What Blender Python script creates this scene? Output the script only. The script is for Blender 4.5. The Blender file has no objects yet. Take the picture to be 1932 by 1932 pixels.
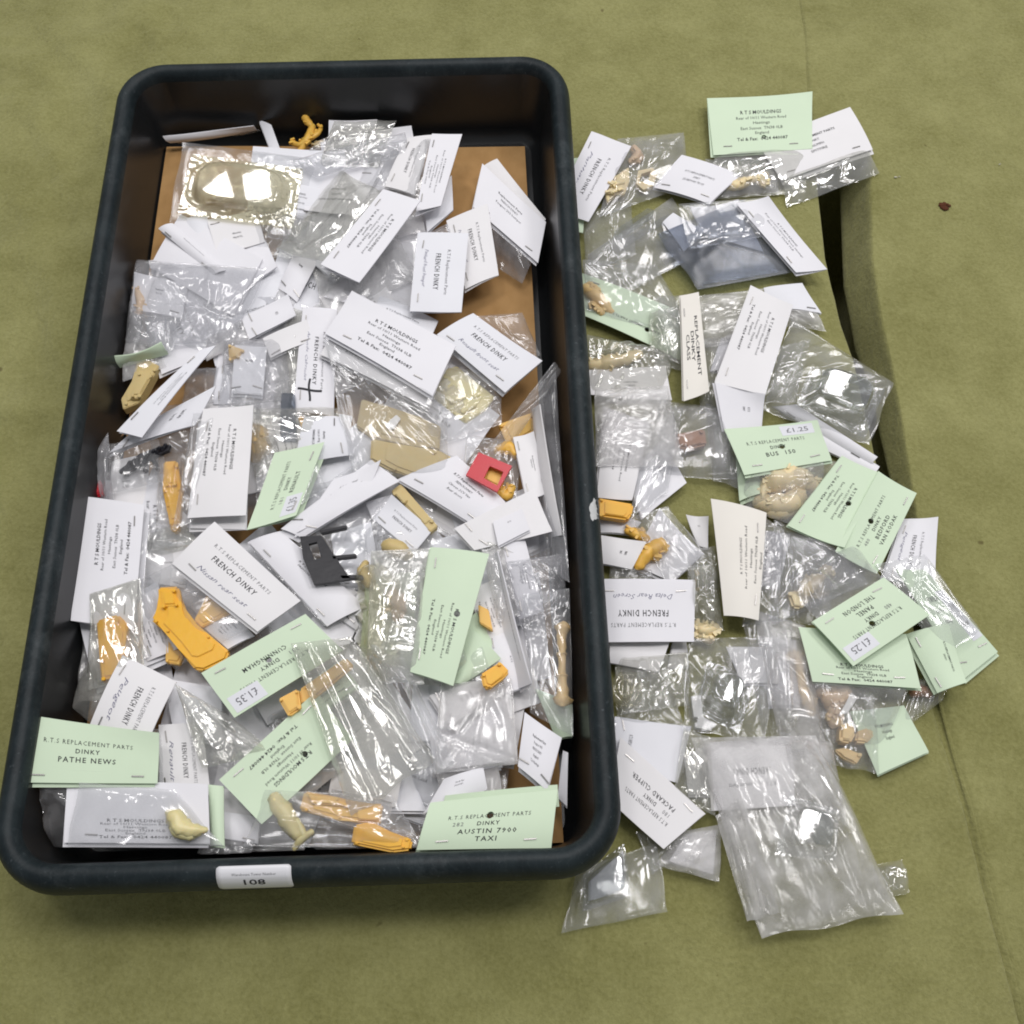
import bpy, bmesh, math, random
import numpy as np
from mathutils import Vector, noise
from mathutils.geometry import delaunay_2d_cdt

# ------------------------------------------------------------------ camera, world, lamps, exposure
scene = bpy.context.scene
COL = scene.collection
F_PX, CX, CY, HOR = 2000.0, 966.0, 966.0, -3374.0       # picture measured in a 1932 px square
TH = math.atan2(CY - HOR, F_PX)                          # camera pitch below the horizon
RIM_Z = 65.0                                             # millimetres
CAM_Z = RIM_Z + 531.0
cam_d = bpy.data.cameras.new("camera")
cam = bpy.data.objects.new("camera", cam_d)
COL.objects.link(cam)
cam.location = (0, 0, CAM_Z * .001)
cam.rotation_euler = (math.pi / 2 - TH, 0, 0)
cam_d.sensor_width = 36.0
cam_d.lens = 36.0 * F_PX / 1932.0
cam_d.clip_start = 0.01
cam_d.clip_end = 50.0
scene.camera = cam

world = bpy.data.worlds.new("World")
scene.world = world
world.use_nodes = True
wb = world.node_tree.nodes["Background"]
wb.inputs[0].default_value = (0.93, 0.96, 1.0, 1)
wb.inputs[1].default_value = 0.27

def lamp(name, loc, sx, sy, power, target=(0.05, 0.3, 0)):
    d = bpy.data.lights.new(name, 'AREA')
    d.shape = 'RECTANGLE'; d.size = sx; d.size_y = sy; d.energy = power
    d.color = (1.0, 0.97, 0.965)
    o = bpy.data.objects.new(name, d)
    COL.objects.link(o)
    o.location = loc
    o.rotation_euler = (Vector(target) - Vector(loc)).to_track_quat('-Z', 'Y').to_euler()
    return o
# the ceiling lights of the sale room
lamp("ceiling_lamp", (-1.09, 2.17, 2.0), 0.34, 0.34, 4.20)
lamp("ceiling_lamp", (-0.55, 2.17, 2.0), 0.34, 0.34, 4.20)
lamp("ceiling_lamp", (0.75, 1.75, 2.0), 0.42, 0.42, 7.11)
lamp("ceiling_lamp", (1.35, 0.70, 2.0), 0.42, 0.42, 11.07)
lamp("ceiling_lamp", (0.50, 0.55, 2.1), 0.42, 0.42, 10.27)
lamp("ceiling_lamp", (-0.45, 0.65, 2.1), 0.42, 0.42, 8.69)
lamp("ceiling_lamp", (0.10, 1.25, 2.1), 0.42, 0.42, 5.53)

scene.view_settings.view_transform = 'Standard'
scene.view_settings.look = 'None'
scene.view_settings.exposure = 0.0
scene.view_settings.gamma = 1.0
scene.cycles.use_denoising = True
scene.cycles.filter_width = 1.9
scene.cycles.transparent_max_bounces = 48
scene.cycles.max_bounces = 8
scene.cycles.diffuse_bounces = 4
scene.cycles.glossy_bounces = 3
scene.cycles.caustics_reflective = False
scene.cycles.caustics_refractive = False

# ------------------------------------------------------------------ helpers
CT, ST = math.cos(TH), math.sin(TH)
def P(px, py, z):
    """where the view through a point of the picture meets height z (mm)"""
    x = (px - CX) / F_PX; y = (py - CY) / F_PX
    t = (CAM_Z - z) / (ST + y * CT)
    return np.array([t * x, t * (CT - y * ST), z])

def mk(name, verts, faces, mats, parent=None, origin=None, smooth=False, midx=None):
    o0 = np.zeros(3) if origin is None else np.asarray(origin, float)
    v = (np.asarray(verts, float) - o0) * .001
    me = bpy.data.meshes.new(name)
    me.from_pydata(v.tolist(), [], [list(map(int, f)) for f in faces])
    if not isinstance(mats, (list, tuple)): mats = [mats]
    for m in mats: me.materials.append(m)
    if midx is not None: me.polygons.foreach_set("material_index", [int(i) for i in midx])
    me.polygons.foreach_set("use_smooth", [bool(x) for x in smooth] if isinstance(smooth, list) else [bool(smooth)] * len(me.polygons))
    me.update()
    o = bpy.data.objects.new(name, me)
    COL.objects.link(o)
    if parent is not None: o.parent = parent
    elif origin is not None: o.location = tuple(o0 * .001)
    return o

def tag(o, label, cat, group=None, kind=None):
    if label: o["label"] = label
    if cat: o["category"] = cat
    if group: o["group"] = group
    if kind: o["kind"] = kind
    return o

def root(name, origin, label, cat, group=None):
    o = bpy.data.objects.new(name, None)
    COL.objects.link(o)
    o.empty_display_size = .01
    o.location = tuple(np.asarray(origin) * .001)
    return tag(o, label, cat, group)

class Acc:
    def __init__(s): s.v = []; s.f = []; s.m = []; s.n = 0
    def add(s, v, f, m=0):
        v = np.asarray(v, float).reshape(-1, 3)
        s.v.append(v); s.f += [[i + s.n for i in q] for q in f]; s.m += [m] * len(f); s.n += len(v)
    def verts(s): return np.vstack(s.v)

def unit(a):
    return a / (np.linalg.norm(a) + 1e-9)

# ------------------------------------------------------------------ materials
def nmat(name):
    m = bpy.data.materials.new(name); m.use_nodes = True
    nt = m.node_tree
    return m, nt, nt.nodes, nt.links

def plain(name, col, rough=.5, spec=.5, metal=0, var=.0, vscale=200, bump=0, bscale=900, trans=0, sss=0):
    m, nt, N, L = nmat(name)
    b = N["Principled BSDF"]
    b.inputs["Base Color"].default_value = (*col, 1)
    b.inputs["Roughness"].default_value = rough
    b.inputs["Specular IOR Level"].default_value = spec
    b.inputs["Metallic"].default_value = metal
    tc = N.new("ShaderNodeTexCoord")
    if var:
        n = N.new("ShaderNodeTexNoise"); n.inputs["Scale"].default_value = vscale; n.inputs["Detail"].default_value = 5
        r = N.new("ShaderNodeMapRange"); r.inputs[3].default_value = 1 - var; r.inputs[4].default_value = 1 + var
        mx = N.new("ShaderNodeMix"); mx.data_type = 'RGBA'; mx.blend_type = 'MULTIPLY'; mx.inputs[0].default_value = 1
        mx.inputs[6].default_value = (*col, 1)
        L.new(tc.outputs["Object"], n.inputs["Vector"]); L.new(n.outputs[0], r.inputs[0]); L.new(r.outputs[0], mx.inputs[7])
        L.new(mx.outputs[2], b.inputs["Base Color"])
    if bump:
        n2 = N.new("ShaderNodeTexNoise"); n2.inputs["Scale"].default_value = bscale; n2.inputs["Detail"].default_value = 4
        bp = N.new("ShaderNodeBump"); bp.inputs["Strength"].default_value = bump; bp.inputs["Distance"].default_value = .0006
        L.new(tc.outputs["Object"], n2.inputs["Vector"]); L.new(n2.outputs[0], bp.inputs["Height"]); L.new(bp.outputs[0], b.inputs["Normal"])
    if sss:
        b.inputs["Subsurface Weight"].default_value = sss
        b.inputs["Subsurface Radius"].default_value = (1, .6, .25)
        b.inputs["Subsurface Scale"].default_value = .002
    return m

def film_mat(name, tint=(.975, .978, .98), haze=.14, hcol=(.88, .88, .90), ior=1.62, rough=.11, bump=.07, bscale=60):
    m, nt, N, L = nmat(name)
    N.remove(N["Principled BSDF"])
    out = N["Material Output"]
    tc = N.new("ShaderNodeTexCoord")
    nz = N.new("ShaderNodeTexNoise"); nz.inputs["Scale"].default_value = bscale; nz.inputs["Detail"].default_value = 3; nz.inputs["Distortion"].default_value = .6
    bp = N.new("ShaderNodeBump"); bp.inputs["Strength"].default_value = bump; bp.inputs["Distance"].default_value = .0022
    L.new(tc.outputs["Object"], nz.inputs["Vector"]); L.new(nz.outputs[0], bp.inputs["Height"])
    g = N.new("ShaderNodeNewGeometry")
    ir = N.new("ShaderNodeMapRange"); ir.inputs[1].default_value = 0; ir.inputs[2].default_value = 1
    ir.inputs[3].default_value = ior; ir.inputs[4].default_value = 1 / ior
    L.new(g.outputs["Backfacing"], ir.inputs[0])
    fr = N.new("ShaderNodeFresnel"); L.new(ir.outputs[0], fr.inputs["IOR"]); L.new(bp.outputs[0], fr.inputs["Normal"])
    gl = N.new("ShaderNodeBsdfGlossy"); gl.inputs["Roughness"].default_value = rough; L.new(bp.outputs[0], gl.inputs["Normal"])
    gl.inputs["Color"].default_value = (1, 1, 1, 1)
    tr = N.new("ShaderNodeBsdfTransparent"); tr.inputs["Color"].default_value = (*tint, 1)
    df = N.new("ShaderNodeBsdfDiffuse"); df.inputs["Color"].default_value = (*hcol, 1)
    tl = N.new("ShaderNodeBsdfTranslucent"); tl.inputs["Color"].default_value = (*hcol, 1)
    hz = N.new("ShaderNodeMixShader"); hz.inputs[0].default_value = .4
    L.new(df.outputs[0], hz.inputs[1]); L.new(tl.outputs[0], hz.inputs[2])
    n2 = N.new("ShaderNodeTexNoise"); n2.inputs["Scale"].default_value = 70; n2.inputs["Detail"].default_value = 4
    L.new(tc.outputs["Object"], n2.inputs["Vector"])
    r = N.new("ShaderNodeMapRange"); r.inputs[1].default_value = .35; r.inputs[2].default_value = .7
    r.inputs[3].default_value = haze * .5; r.inputs[4].default_value = haze * 1.6
    L.new(n2.outputs[0], r.inputs[0])
    b1 = N.new("ShaderNodeMixShader"); L.new(r.outputs[0], b1.inputs[0]); L.new(tr.outputs[0], b1.inputs[1]); L.new(hz.outputs[0], b1.inputs[2])
    b2 = N.new("ShaderNodeMixShader"); L.new(fr.outputs[0], b2.inputs[0]); L.new(b1.outputs[0], b2.inputs[1]); L.new(gl.outputs[0], b2.inputs[2])
    L.new(b2.outputs[0], out.inputs["Surface"])
    return m

M = {}
M['w'] = plain("white_card", (.79, .785, .82), .62, .3, var=.045, vscale=35, bump=.55, bscale=38)
M['g'] = plain("pale_green_card", (.62, .745, .56), .65, .3, var=.045, vscale=35, bump=.55, bscale=38)
M['c'] = plain("cream_card", (.80, .77, .71), .65, .3, var=.045, vscale=35, bump=.55, bscale=38)
M['w2'] = plain("white_card_cool", (.77, .775, .815), .62, .3, var=.045, vscale=35, bump=.55, bscale=38)
M['w3'] = plain("white_card_warm", (.785, .775, .785), .62, .3, var=.045, vscale=35, bump=.55, bscale=38)
M['ink'] = plain("black_ink", (.035, .035, .04), .6, .2)
M['grey'] = plain("grey_ink", (.17, .17, .18), .6, .2)
M['pen'] = plain("pen_ink", (.16, .16, .24), .6, .2)
M['sticker'] = plain("price_sticker_paper", (.72, .73, .77), .5, .3)
M['steel'] = plain("staple_wire", (.32, .31, .30), .35, .5, metal=.9)
M['film'] = film_mat("clear_poly_film")
M['grey_film'] = film_mat("grey_poly_film", (.95, .952, .957), .20, (.80, .80, .83))
M['blue_film'] = film_mat("blue_grey_film", (.74, .765, .81), .17, (.36, .38, .42), ior=1.4, rough=.22, bump=.0, bscale=30)
M['milk_film'] = film_mat("milky_poly_film", (.97, .97, .97), .36, (.95, .94, .94), rough=.13)
M['sparkle'] = film_mat("sparkling_film", (.96, .96, .95), .34, (.93, .93, .90), ior=2.3, rough=.10, bump=.25, bscale=90)
M['crisp'] = film_mat("crisp_film", (.96, .96, .94), .17, (.9, .9, .86), ior=2.1, rough=.08, bump=.22, bscale=80)
M['yel_clear'] = film_mat("yellowed_clear_plastic", (.965, .95, .87), .20, (.86, .83, .66), ior=1.8, rough=.05, bump=.008, bscale=30)
M['clear'] = film_mat("clear_plastic", (.90, .91, .91), .06, (.75, .76, .78), ior=1.9, rough=.07, bump=.16, bscale=55)
M['smoke'] = film_mat("smoky_clear_plastic", (.66, .685, .73), .13, (.38, .40, .44), ior=1.6, rough=.10, bump=.0, bscale=50)
M['orange'] = plain("orange_plastic", (.82, .43, .012), .36, .45, var=.06, vscale=90, bump=.15, bscale=250, sss=.15)
M['amber'] = plain("amber_plastic", (.80, .47, .085), .38, .45, var=.08, vscale=90, bump=.15, bscale=250, sss=.2)
M['tan'] = plain("tan_resin", (.70, .50, .23), .42, .45, var=.07, vscale=90, bump=.25, bscale=250, sss=.2)
M['beige'] = plain("beige_resin", (.58, .45, .20), .45, .4, var=.05, vscale=60, bump=.12, bscale=150, sss=.15)
M['cream'] = plain("cream_resin", (.80, .66, .39), .42, .45, var=.06, vscale=90, bump=.25, bscale=250, sss=.2)
M['pale'] = plain("pale_yellow_resin", (.70, .62, .32), .35, .5, var=.06, vscale=80, bump=.2, bscale=200, sss=.2)
M['pink'] = plain("pinkish_resin", (.72, .52, .33), .42, .45, var=.08, vscale=90, bump=.25, bscale=250, sss=.2)
M['brown'] = plain("red_brown_resin", (.30, .135, .06), .35, .5, var=.15, vscale=120, bump=.3, bscale=200)
M['red'] = plain("red_plastic", (.55, .008, .022), .3, .5, var=.04, vscale=80)
M['black'] = plain("black_plastic", (.006, .006, .010), .35, .35, bump=.2, bscale=200)
M['whitep'] = plain("white_plastic", (.78, .77, .75), .4, .5)

# dark blue-grey moulded tray
m, nt, N, L = nmat("dark_tray_plastic"); M['tray'] = m
b = N["Principled BSDF"]; b.inputs["Roughness"].default_value = .5; b.inputs["Specular IOR Level"].default_value = .22
tc = N.new("ShaderNodeTexCoord")
n1 = N.new("ShaderNodeTexNoise"); n1.inputs["Scale"].default_value = 30; n1.inputs["Detail"].default_value = 8; n1.inputs["Roughness"].default_value = .75
n2 = N.new("ShaderNodeTexNoise"); n2.inputs["Scale"].default_value = 420; n2.inputs["Detail"].default_value = 3
cr = N.new("ShaderNodeValToRGB")
cr.color_ramp.elements[0].position = .42; cr.color_ramp.elements[0].color = (.0085, .0135, .0160, 1)
cr.color_ramp.elements[1].position = .78; cr.color_ramp.elements[1].color = (.027, .038, .042, 1)
cr2 = N.new("ShaderNodeValToRGB")
cr2.color_ramp.elements[0].position = .66; cr2.color_ramp.elements[0].color = (0, 0, 0, 1)
cr2.color_ramp.elements[1].position = .80; cr2.color_ramp.elements[1].color = (.05, .055, .06, 1)
ad = N.new("ShaderNodeMix"); ad.data_type = 'RGBA'; ad.blend_type = 'ADD'; ad.inputs[0].default_value = 1
bp = N.new("ShaderNodeBump"); bp.inputs["Strength"].default_value = .25; bp.inputs["Distance"].default_value = .0005
for n in (n1, n2): L.new(tc.outputs["Object"], n.inputs["Vector"])
L.new(n1.outputs[0], cr.inputs[0]); L.new(n2.outputs[0], cr2.inputs[0])
L.new(cr.outputs[0], ad.inputs[6]); L.new(cr2.outputs[0], ad.inputs[7]); L.new(ad.outputs[2], b.inputs["Base Color"])
L.new(n2.outputs[0], bp.inputs["Height"]); L.new(bp.outputs[0], b.inputs["Normal"])
n5 = N.new("ShaderNodeTexNoise"); n5.inputs["Scale"].default_value = 22; n5.inputs["Detail"].default_value = 12; n5.inputs["Roughness"].default_value = .8
c5 = N.new("ShaderNodeValToRGB")                        # grey handling dust and fine scratches
c5.color_ramp.elements[0].position = .54; c5.color_ramp.elements[0].color = (0, 0, 0, 1)
c5.color_ramp.elements[1].position = .72; c5.color_ramp.elements[1].color = (.055, .060, .062, 1)
L.new(tc.outputs["Object"], n5.inputs["Vector"]); L.new(n5.outputs[0], c5.inputs[0])
w5 = N.new("ShaderNodeTexWave"); w5.inputs["Scale"].default_value = 60; w5.inputs["Distortion"].default_value = 14; w5.inputs["Detail"].default_value = 5
c6 = N.new("ShaderNodeValToRGB"); c6.color_ramp.elements[0].position = .965; c6.color_ramp.elements[1].position = 1.0; c6.color_ramp.elements[1].color = (.05, .055, .056, 1)
L.new(tc.outputs["Object"], w5.inputs["Vector"]); L.new(w5.outputs[0], c6.inputs[0])
a5 = N.new("ShaderNodeMix"); a5.data_type = 'RGBA'; a5.blend_type = 'ADD'; a5.inputs[0].default_value = .65
a6 = N.new("ShaderNodeMix"); a6.data_type = 'RGBA'; a6.blend_type = 'ADD'; a6.inputs[0].default_value = .12
L.new(ad.outputs[2], a5.inputs[6]); L.new(c5.outputs[0], a5.inputs[7]); L.new(a5.outputs[2], a6.inputs[6]); L.new(c6.outputs[0], a6.inputs[7])
L.new(a6.outputs[2], b.inputs["Base Color"])
M['tray_in'] = plain("tray_inside_plastic", (.012, .013, .014), .3, .5, bump=.05, bscale=40)
M['chip'] = plain("white_scuff", (.55, .56, .56), .8, .2, var=.15, vscale=600)

# brown cardboard
m, nt, N, L = nmat("brown_cardboard"); M['board'] = m
b = N["Principled BSDF"]; b.inputs["Roughness"].default_value = .8; b.inputs["Specular IOR Level"].default_value = .2
tc = N.new("ShaderNodeTexCoord"); mp = N.new("ShaderNodeMapping"); mp.inputs["Scale"].default_value = (90, 60, 60)
n1 = N.new("ShaderNodeTexNoise"); n1.inputs["Scale"].default_value = 1; n1.inputs["Detail"].default_value = 6
cr = N.new("ShaderNodeValToRGB")
cr.color_ramp.elements[0].position = .3; cr.color_ramp.elements[0].color = (.34, .195, .075, 1)
cr.color_ramp.elements[1].position = .75; cr.color_ramp.elements[1].color = (.43, .255, .105, 1)
L.new(tc.outputs["Object"], mp.inputs[0]); L.new(mp.outputs[0], n1.inputs["Vector"]); L.new(n1.outputs[0], cr.inputs[0]); L.new(cr.outputs[0], b.inputs["Base Color"])

# olive felt cloth
m, nt, N, L = nmat("olive_cloth"); M['cloth'] = m
b = N["Principled BSDF"]; b.inputs["Roughness"].default_value = .95; b.inputs["Specular IOR Level"].default_value = .1
b.inputs["Sheen Weight"].default_value = .15; b.inputs["Sheen Roughness"].default_value = .6
tc = N.new("ShaderNodeTexCoord")
n1 = N.new("ShaderNodeTexNoise"); n1.inputs["Scale"].default_value = 16; n1.inputs["Detail"].default_value = 8; n1.inputs["Roughness"].default_value = .65
n2 = N.new("ShaderNodeTexNoise"); n2.inputs["Scale"].default_value = 420; n2.inputs["Detail"].default_value = 6; n2.inputs["Roughness"].default_value = .7
n3 = N.new("ShaderNodeTexNoise"); n3.inputs["Scale"].default_value = 75; n3.inputs["Detail"].default_value = 4
cr = N.new("ShaderNodeValToRGB")
cr.color_ramp.elements[0].position = .30; cr.color_ramp.elements[0].color = (.163, .158, .045, 1)
cr.color_ramp.elements[1].position = .70; cr.color_ramp.elements[1].color = (.342, .334, .138, 1)
mxn = N.new("ShaderNodeMath"); mxn.operation = 'MULTIPLY_ADD'; mxn.inputs[1].default_value = .55
L.new(n1.outputs[0], mxn.inputs[0])
h2 = N.new("ShaderNodeMath"); h2.operation = 'MULTIPLY'; h2.inputs[1].default_value = .45
L.new(n2.outputs[0], h2.inputs[0]); L.new(h2.outputs[0], mxn.inputs[2])
L.new(mxn.outputs[0], cr.inputs[0])
for n in (n1, n2, n3): L.new(tc.outputs["Object"], n.inputs["Vector"])
sp = N.new("ShaderNodeValToRGB")                        # a few dark specks in the weave
sp.color_ramp.elements[0].position = .78; sp.color_ramp.elements[0].color = (1, 1, 1, 1)
sp.color_ramp.elements[1].position = .83; sp.color_ramp.elements[1].color = (.55, .5, .45, 1)
n4 = N.new("ShaderNodeTexNoise"); n4.inputs["Scale"].default_value = 120; n4.inputs["Detail"].default_value = 1
L.new(tc.outputs["Object"], n4.inputs["Vector"]); L.new(n4.outputs[0], sp.inputs[0])
mu = N.new("ShaderNodeMix"); mu.data_type = 'RGBA'; mu.blend_type = 'MULTIPLY'; mu.inputs[0].default_value = 1
L.new(cr.outputs[0], mu.inputs[6]); L.new(sp.outputs[0], mu.inputs[7]); L.new(mu.outputs[2], b.inputs["Base Color"])
b1 = N.new("ShaderNodeBump"); b1.inputs["Strength"].default_value = .8; b1.inputs["Distance"].default_value = .0012
b2 = N.new("ShaderNodeBump"); b2.inputs["Strength"].default_value = .5; b2.inputs["Distance"].default_value = .003
L.new(n3.outputs[0], b2.inputs["Height"]); L.new(n2.outputs[0], b1.inputs["Height"]); L.new(b2.outputs[0], b1.inputs["Normal"]); L.new(b1.outputs[0], b.inputs["Normal"])

# ------------------------------------------------------------------ the cloth with the gap between two table tops
edge_px = [(1520, 60), (1528, 235), (1533, 272), (1536, 300), (1558, 486), (1588, 611), (1612, 680), (1660, 900), (1706, 1100), (1756, 1322), (1784, 1417), (1823, 1540), (1856, 1677), (1925, 1932)]
wid_px = [0, 6, 72, 112, 92, 82, 74, 62, 46, 34, 30, 28, 26, 22]
dep = [0.3, 1.2, 80, 170, 170, 165, 140, 90, 40, 7.5, 5.5, 4.8, 4.2, 3.5]
ey, ex, ew, ed = [], [], [], []
for (px, py), w, dd in zip(edge_px, wid_px, dep):
    p = P(px, py, 0); q = P(px + w, py, 0)
    ey.append(p[1]); ex.append(p[0]); ew.append(max(q[0] - p[0], .8)); ed.append(dd)
o_ = np.argsort(ey); ey = np.array(ey)[o_]; ex = np.array(ex)[o_]; ew = np.array(ew)[o_]; ed = np.array(ed)[o_]
ys = np.concatenate([np.linspace(-900, -60, 15), np.arange(-50, 780, 4.0), np.linspace(790, 1800, 18)])
neg = -np.concatenate([np.linspace(1400, 620, 10), np.arange(600, 30, -7.0), np.linspace(28, 4, 9), [2.5, 1.5, .8, .3, 0]])
GP = [(0, 0), (.01, .12), (.02, .35), (.06, .7), (.1, 1), (.6, 1), (1.2, 1), (1.38, .8), (1.42, .55), (1.3, .36), (1.05, .27), (.78, .222), (.66, .198), (.635, .182), (.64, .168), (.67, .150), (.725, .120), (.78, .088), (.835, .062), (.87, .041), (.90, .025), (.925, .0140), (.945, .0075), (.962, .0036), (.978, .0013), (.99, .0003), (1, 0)]
tg = GP[1:]
pos = np.concatenate([np.arange(4, 420, 7.0), np.linspace(430, 1300, 12)])
verts = []
for y in ys:
    e = np.interp(y, ey, ex); w = np.interp(y, ey, ew); d = np.interp(y, ey, ed)
    if y < ey[0]: e = ex[0] + (y - ey[0]) * (ex[1] - ex[0]) / (ey[1] - ey[0])
    row = []
    for s in neg: row.append((e + s, y, -.9 * math.exp(s / 1.6)))
    lam = min(1, max(0, (d - 4) / 14))
    for ti, (gx, gz) in enumerate(tg):
        sx = (ti + 1) / len(tg); sz = (1 - sx) ** 1.6 * min(1, sx / .06)
        gx = gx * lam + sx * (1 - lam); gz = gz * lam + sz * (1 - lam)
        row.append((e + gx * w, y, -.9 * (1 - gx if gx < 1 else 0) * (1 if gz < .2 else 0) - gz * d))
    for s in pos: row.append((e + w + s, y, 0))
    for (x, yy, z) in row:
        k = noise.noise(Vector((x * .011, yy * .008, 3))) * 3.2 + noise.noise(Vector((x * .03, yy * .02, 9))) * 1.1
        k += .75 * max(0, 1 - 5 * abs(noise.noise(Vector((x * .022 + yy * .006, yy * .009, 21)))))      # soft slack creases
        k += .55 * max(0, 1 - 6 * abs(noise.noise(Vector((x * .010, yy * .030 - x * .012, 33)))))
        a = (x + 430) * .8 + (yy - 500) * .6                     # slanting slack folds left of the tray
        if x < -240: k += 5.5 * max(0, 1 - 3.2 * abs(noise.noise(Vector((a * .028, (x - yy) * .006, 1))))) ** 1.5 * min(1, (-240 - x) / 40)
        verts.append((x, yy, z + (k - 1.2) * .8))
nc = len(neg) + len(tg) + len(pos)
faces = [(r * nc + c, r * nc + c + 1, (r + 1) * nc + c + 1, (r + 1) * nc + c) for r in range(len(ys) - 1) for c in range(nc - 1)]
tag(mk("tablecloth", verts, faces, M['cloth'], origin=(0, 0, 0), smooth=True), None, None, kind="structure")

def flat_blob(name, px, py, r, mat, label, cat, seed, asp=1.0, h=.5, parts=9):
    rg = random.Random(seed); a = Acc(); c = P(px, py, .6)
    for k in range(parts):
        an = rg.random() * 6.28; rr = r * rg.random() ** .6 * .75
        cx, cy = c[0] + math.cos(an) * rr, c[1] + math.sin(an) * rr * asp
        n = 9; s = r * (.22 + .3 * rg.random())
        ring = [(cx + math.cos(i / n * 6.283) * s * (.7 + .5 * rg.random()), cy + math.sin(i / n * 6.283) * s * asp * (.7 + .5 * rg.random()), .4) for i in range(n)]
        ring2 = [(cx + (p[0] - cx) * .7, cy + (p[1] - cy) * .7, .6 + h * (.5 + rg.random())) for p in ring]
        a.add(ring + ring2, [[i, (i + 1) % n, n + (i + 1) % n, n + i] for i in range(n)] + [[n + i for i in range(n)]])
    tag(mk(name, a.verts(), a.f, mat, origin=c), label, cat)
M['rust'] = plain("reddish_brown_crumb", (.085, .028, .012), .8, .2, var=.4, vscale=700)
M['lint'] = plain("pale_lint", (.6, .58, .5), .9, .1)
flat_blob("brown_crumb", 1783, 388, 5.2, M['rust'], "reddish brown crumbly stain on the bare cloth at the right", "stain", 3, .8, .3, 12)
flat_blob("lint_speck", 1692, 333, 2.6, M['lint'], "larger pale lint speck on the cloth right of the gap", "lint", 5, .45, .3, 3)
flat_blob("lint_speck", 1888, 310, 1.5, M['lint'], "tiny pale lint speck on the cloth near the right edge", "lint", 8, .6, .3, 2)
flat_blob("lint_speck", 177, 854, 2.0, M['lint'], "pale lint speck on the cloth left of the tray", "lint", 11, .6, .3, 2)

# ------------------------------------------------------------------ the tray
T_ANG = math.radians(1.78)
T_C = np.array([-107.7, 321.0])
T_W, T_L = 310.0, 542.0
ca, sa = math.cos(T_ANG), math.sin(T_ANG)
def t2w(x, y, z): return (T_C[0] + x * ca - y * sa, T_C[1] + x * sa + y * ca, z)
NCOR = 14
def rrect(d, r0=34.0):
    hw, hl = T_W / 2 - d, T_L / 2 - d
    r = max(r0 - d, 9.0)
    pts = []
    for (sx, sy, a0) in ((1, 1, 0), (-1, 1, 90), (-1, -1, 180), (1, -1, 270)):
        for k in range(NCOR + 1):
            a = math.radians(a0 + 90 * k / NCOR)
            pts.append((sx * (hw - r) + r * math.cos(a), sy * (hl - r) + r * math.sin(a)))
    # straight runs get extra points
    out = []
    n = len(pts)
    for i in range(n):
        a, b_ = pts[i], pts[(i + 1) % n]
        out.append(a)
        if (i + 1) % (NCOR + 1) == 0:
            for k in range(1, 8): out.append((a[0] + (b_[0] - a[0]) * k / 8, a[1] + (b_[1] - a[1]) * k / 8))
    return out
def sweep(profile):
    rings = [[t2w(x, y, z) for (x, y) in rrect(d)] for d, z in profile]
    n = len(rings[0])
    v = [p for r in rings for p in r]
    f = [(k * n + i, k * n + (i + 1) % n, (k + 1) * n + (i + 1) % n, (k + 1) * n + i) for k in range(len(rings) - 1) for i in range(n)]
    return v, f, n
tray_root = root("storage_tray", (T_C[0], T_C[1], 0), "long dark blue-grey plastic tray heaped with carded packets", "tray")
TO = np.array([T_C[0], T_C[1], 0])
LIP = [(4.0, 45.5), (2.6, 44.6), (1.0, 45.0), (.1, 47.0), (0, 50), (.35, 54), (1.1, 57.8), (2.4, 61), (4.2, 63.4), (6.4, 64.7), (8.4, 65), (10.6, 64.4), (12.3, 62.8), (13.4, 60.2), (13.9, 57)]
v, f, n = sweep(LIP)
mk("rim", v, f, M['tray'], tray_root, TO, smooth=True)
v, f, n = sweep([(13.9, 57), (14.6, 50), (17, 34), (20, 14), (22, 7), (26, 4.5)])
v2, f2, _ = sweep([(4.0, 45.5), (5.5, 45.2), (9, 30), (15, 5), (17, 1.5), (22, .8)])
k0 = len(v)
mk("basin", v + v2, f + [[i + k0 for i in reversed(q)] for q in f2], M['tray_in'], tray_root, TO, smooth=True)
fl = [t2w(x, y, 4.5) for x, y in rrect(26)]; fl2 = [t2w(x, y, .8) for x, y in rrect(22)]
mk("floor_panel", fl + fl2, [list(range(len(fl))), list(reversed(range(len(fl), 2 * len(fl))))], M['tray_in'], tray_root, TO)

# lot label on the front lip
def lip_point(x, s, off):
    """s 0..1 runs from the crest of the lip down its outer face at the front of the tray"""
    prof = LIP[5:12][::-1]
    q = s * (len(prof) - 1); i = min(int(q), len(prof) - 2); t = q - i
    d = prof[i][0] * (1 - t) + prof[i + 1][0] * t; z = prof[i][1] * (1 - t) + prof[i + 1][1] * t
    tx = prof[i + 1][0] - prof[i][0]; tz = prof[i + 1][1] - prof[i][1]
    nn = unit(np.array([tz, -tx]))                 # straight out of the lip
    if nn[1] < -.05 or (abs(nn[1]) <= .05 and nn[0] > 0): nn = -nn
    d += nn[0] * off; z += nn[1] * off
    return np.array(t2w(x, -(T_L / 2 - d), z))
lx0 = None
pl = P(413, 1640, 60); pr = P(553, 1640, 60)
def w2t(p): 
    dx, dy = p[0] - T_C[0], p[1] - T_C[1]
    return dx * ca + dy * sa, -dx * sa + dy * ca
lx0, lx1 = w2t(pl)[0], w2t(pr)[0]
NLX, NLS = 14, 14
def lip_grid(off):
    g = []
    for j in range(NLS + 1):
        for i in range(NLX + 1):
            u, s = i / NLX, j / NLS
            # rounded sticker corners
            e = 0
            cy_ = min(s, 1 - s)
            if cy_ < .12: e = .035 * (1 - math.sqrt(max(0, 1 - (1 - cy_ / .12) ** 2)))
            uu = e + u * (1 - 2 * e)
            g.append(lip_point(lx0 + (lx1 - lx0) * uu, .10 + .90 * s, off))
    return g
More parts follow.
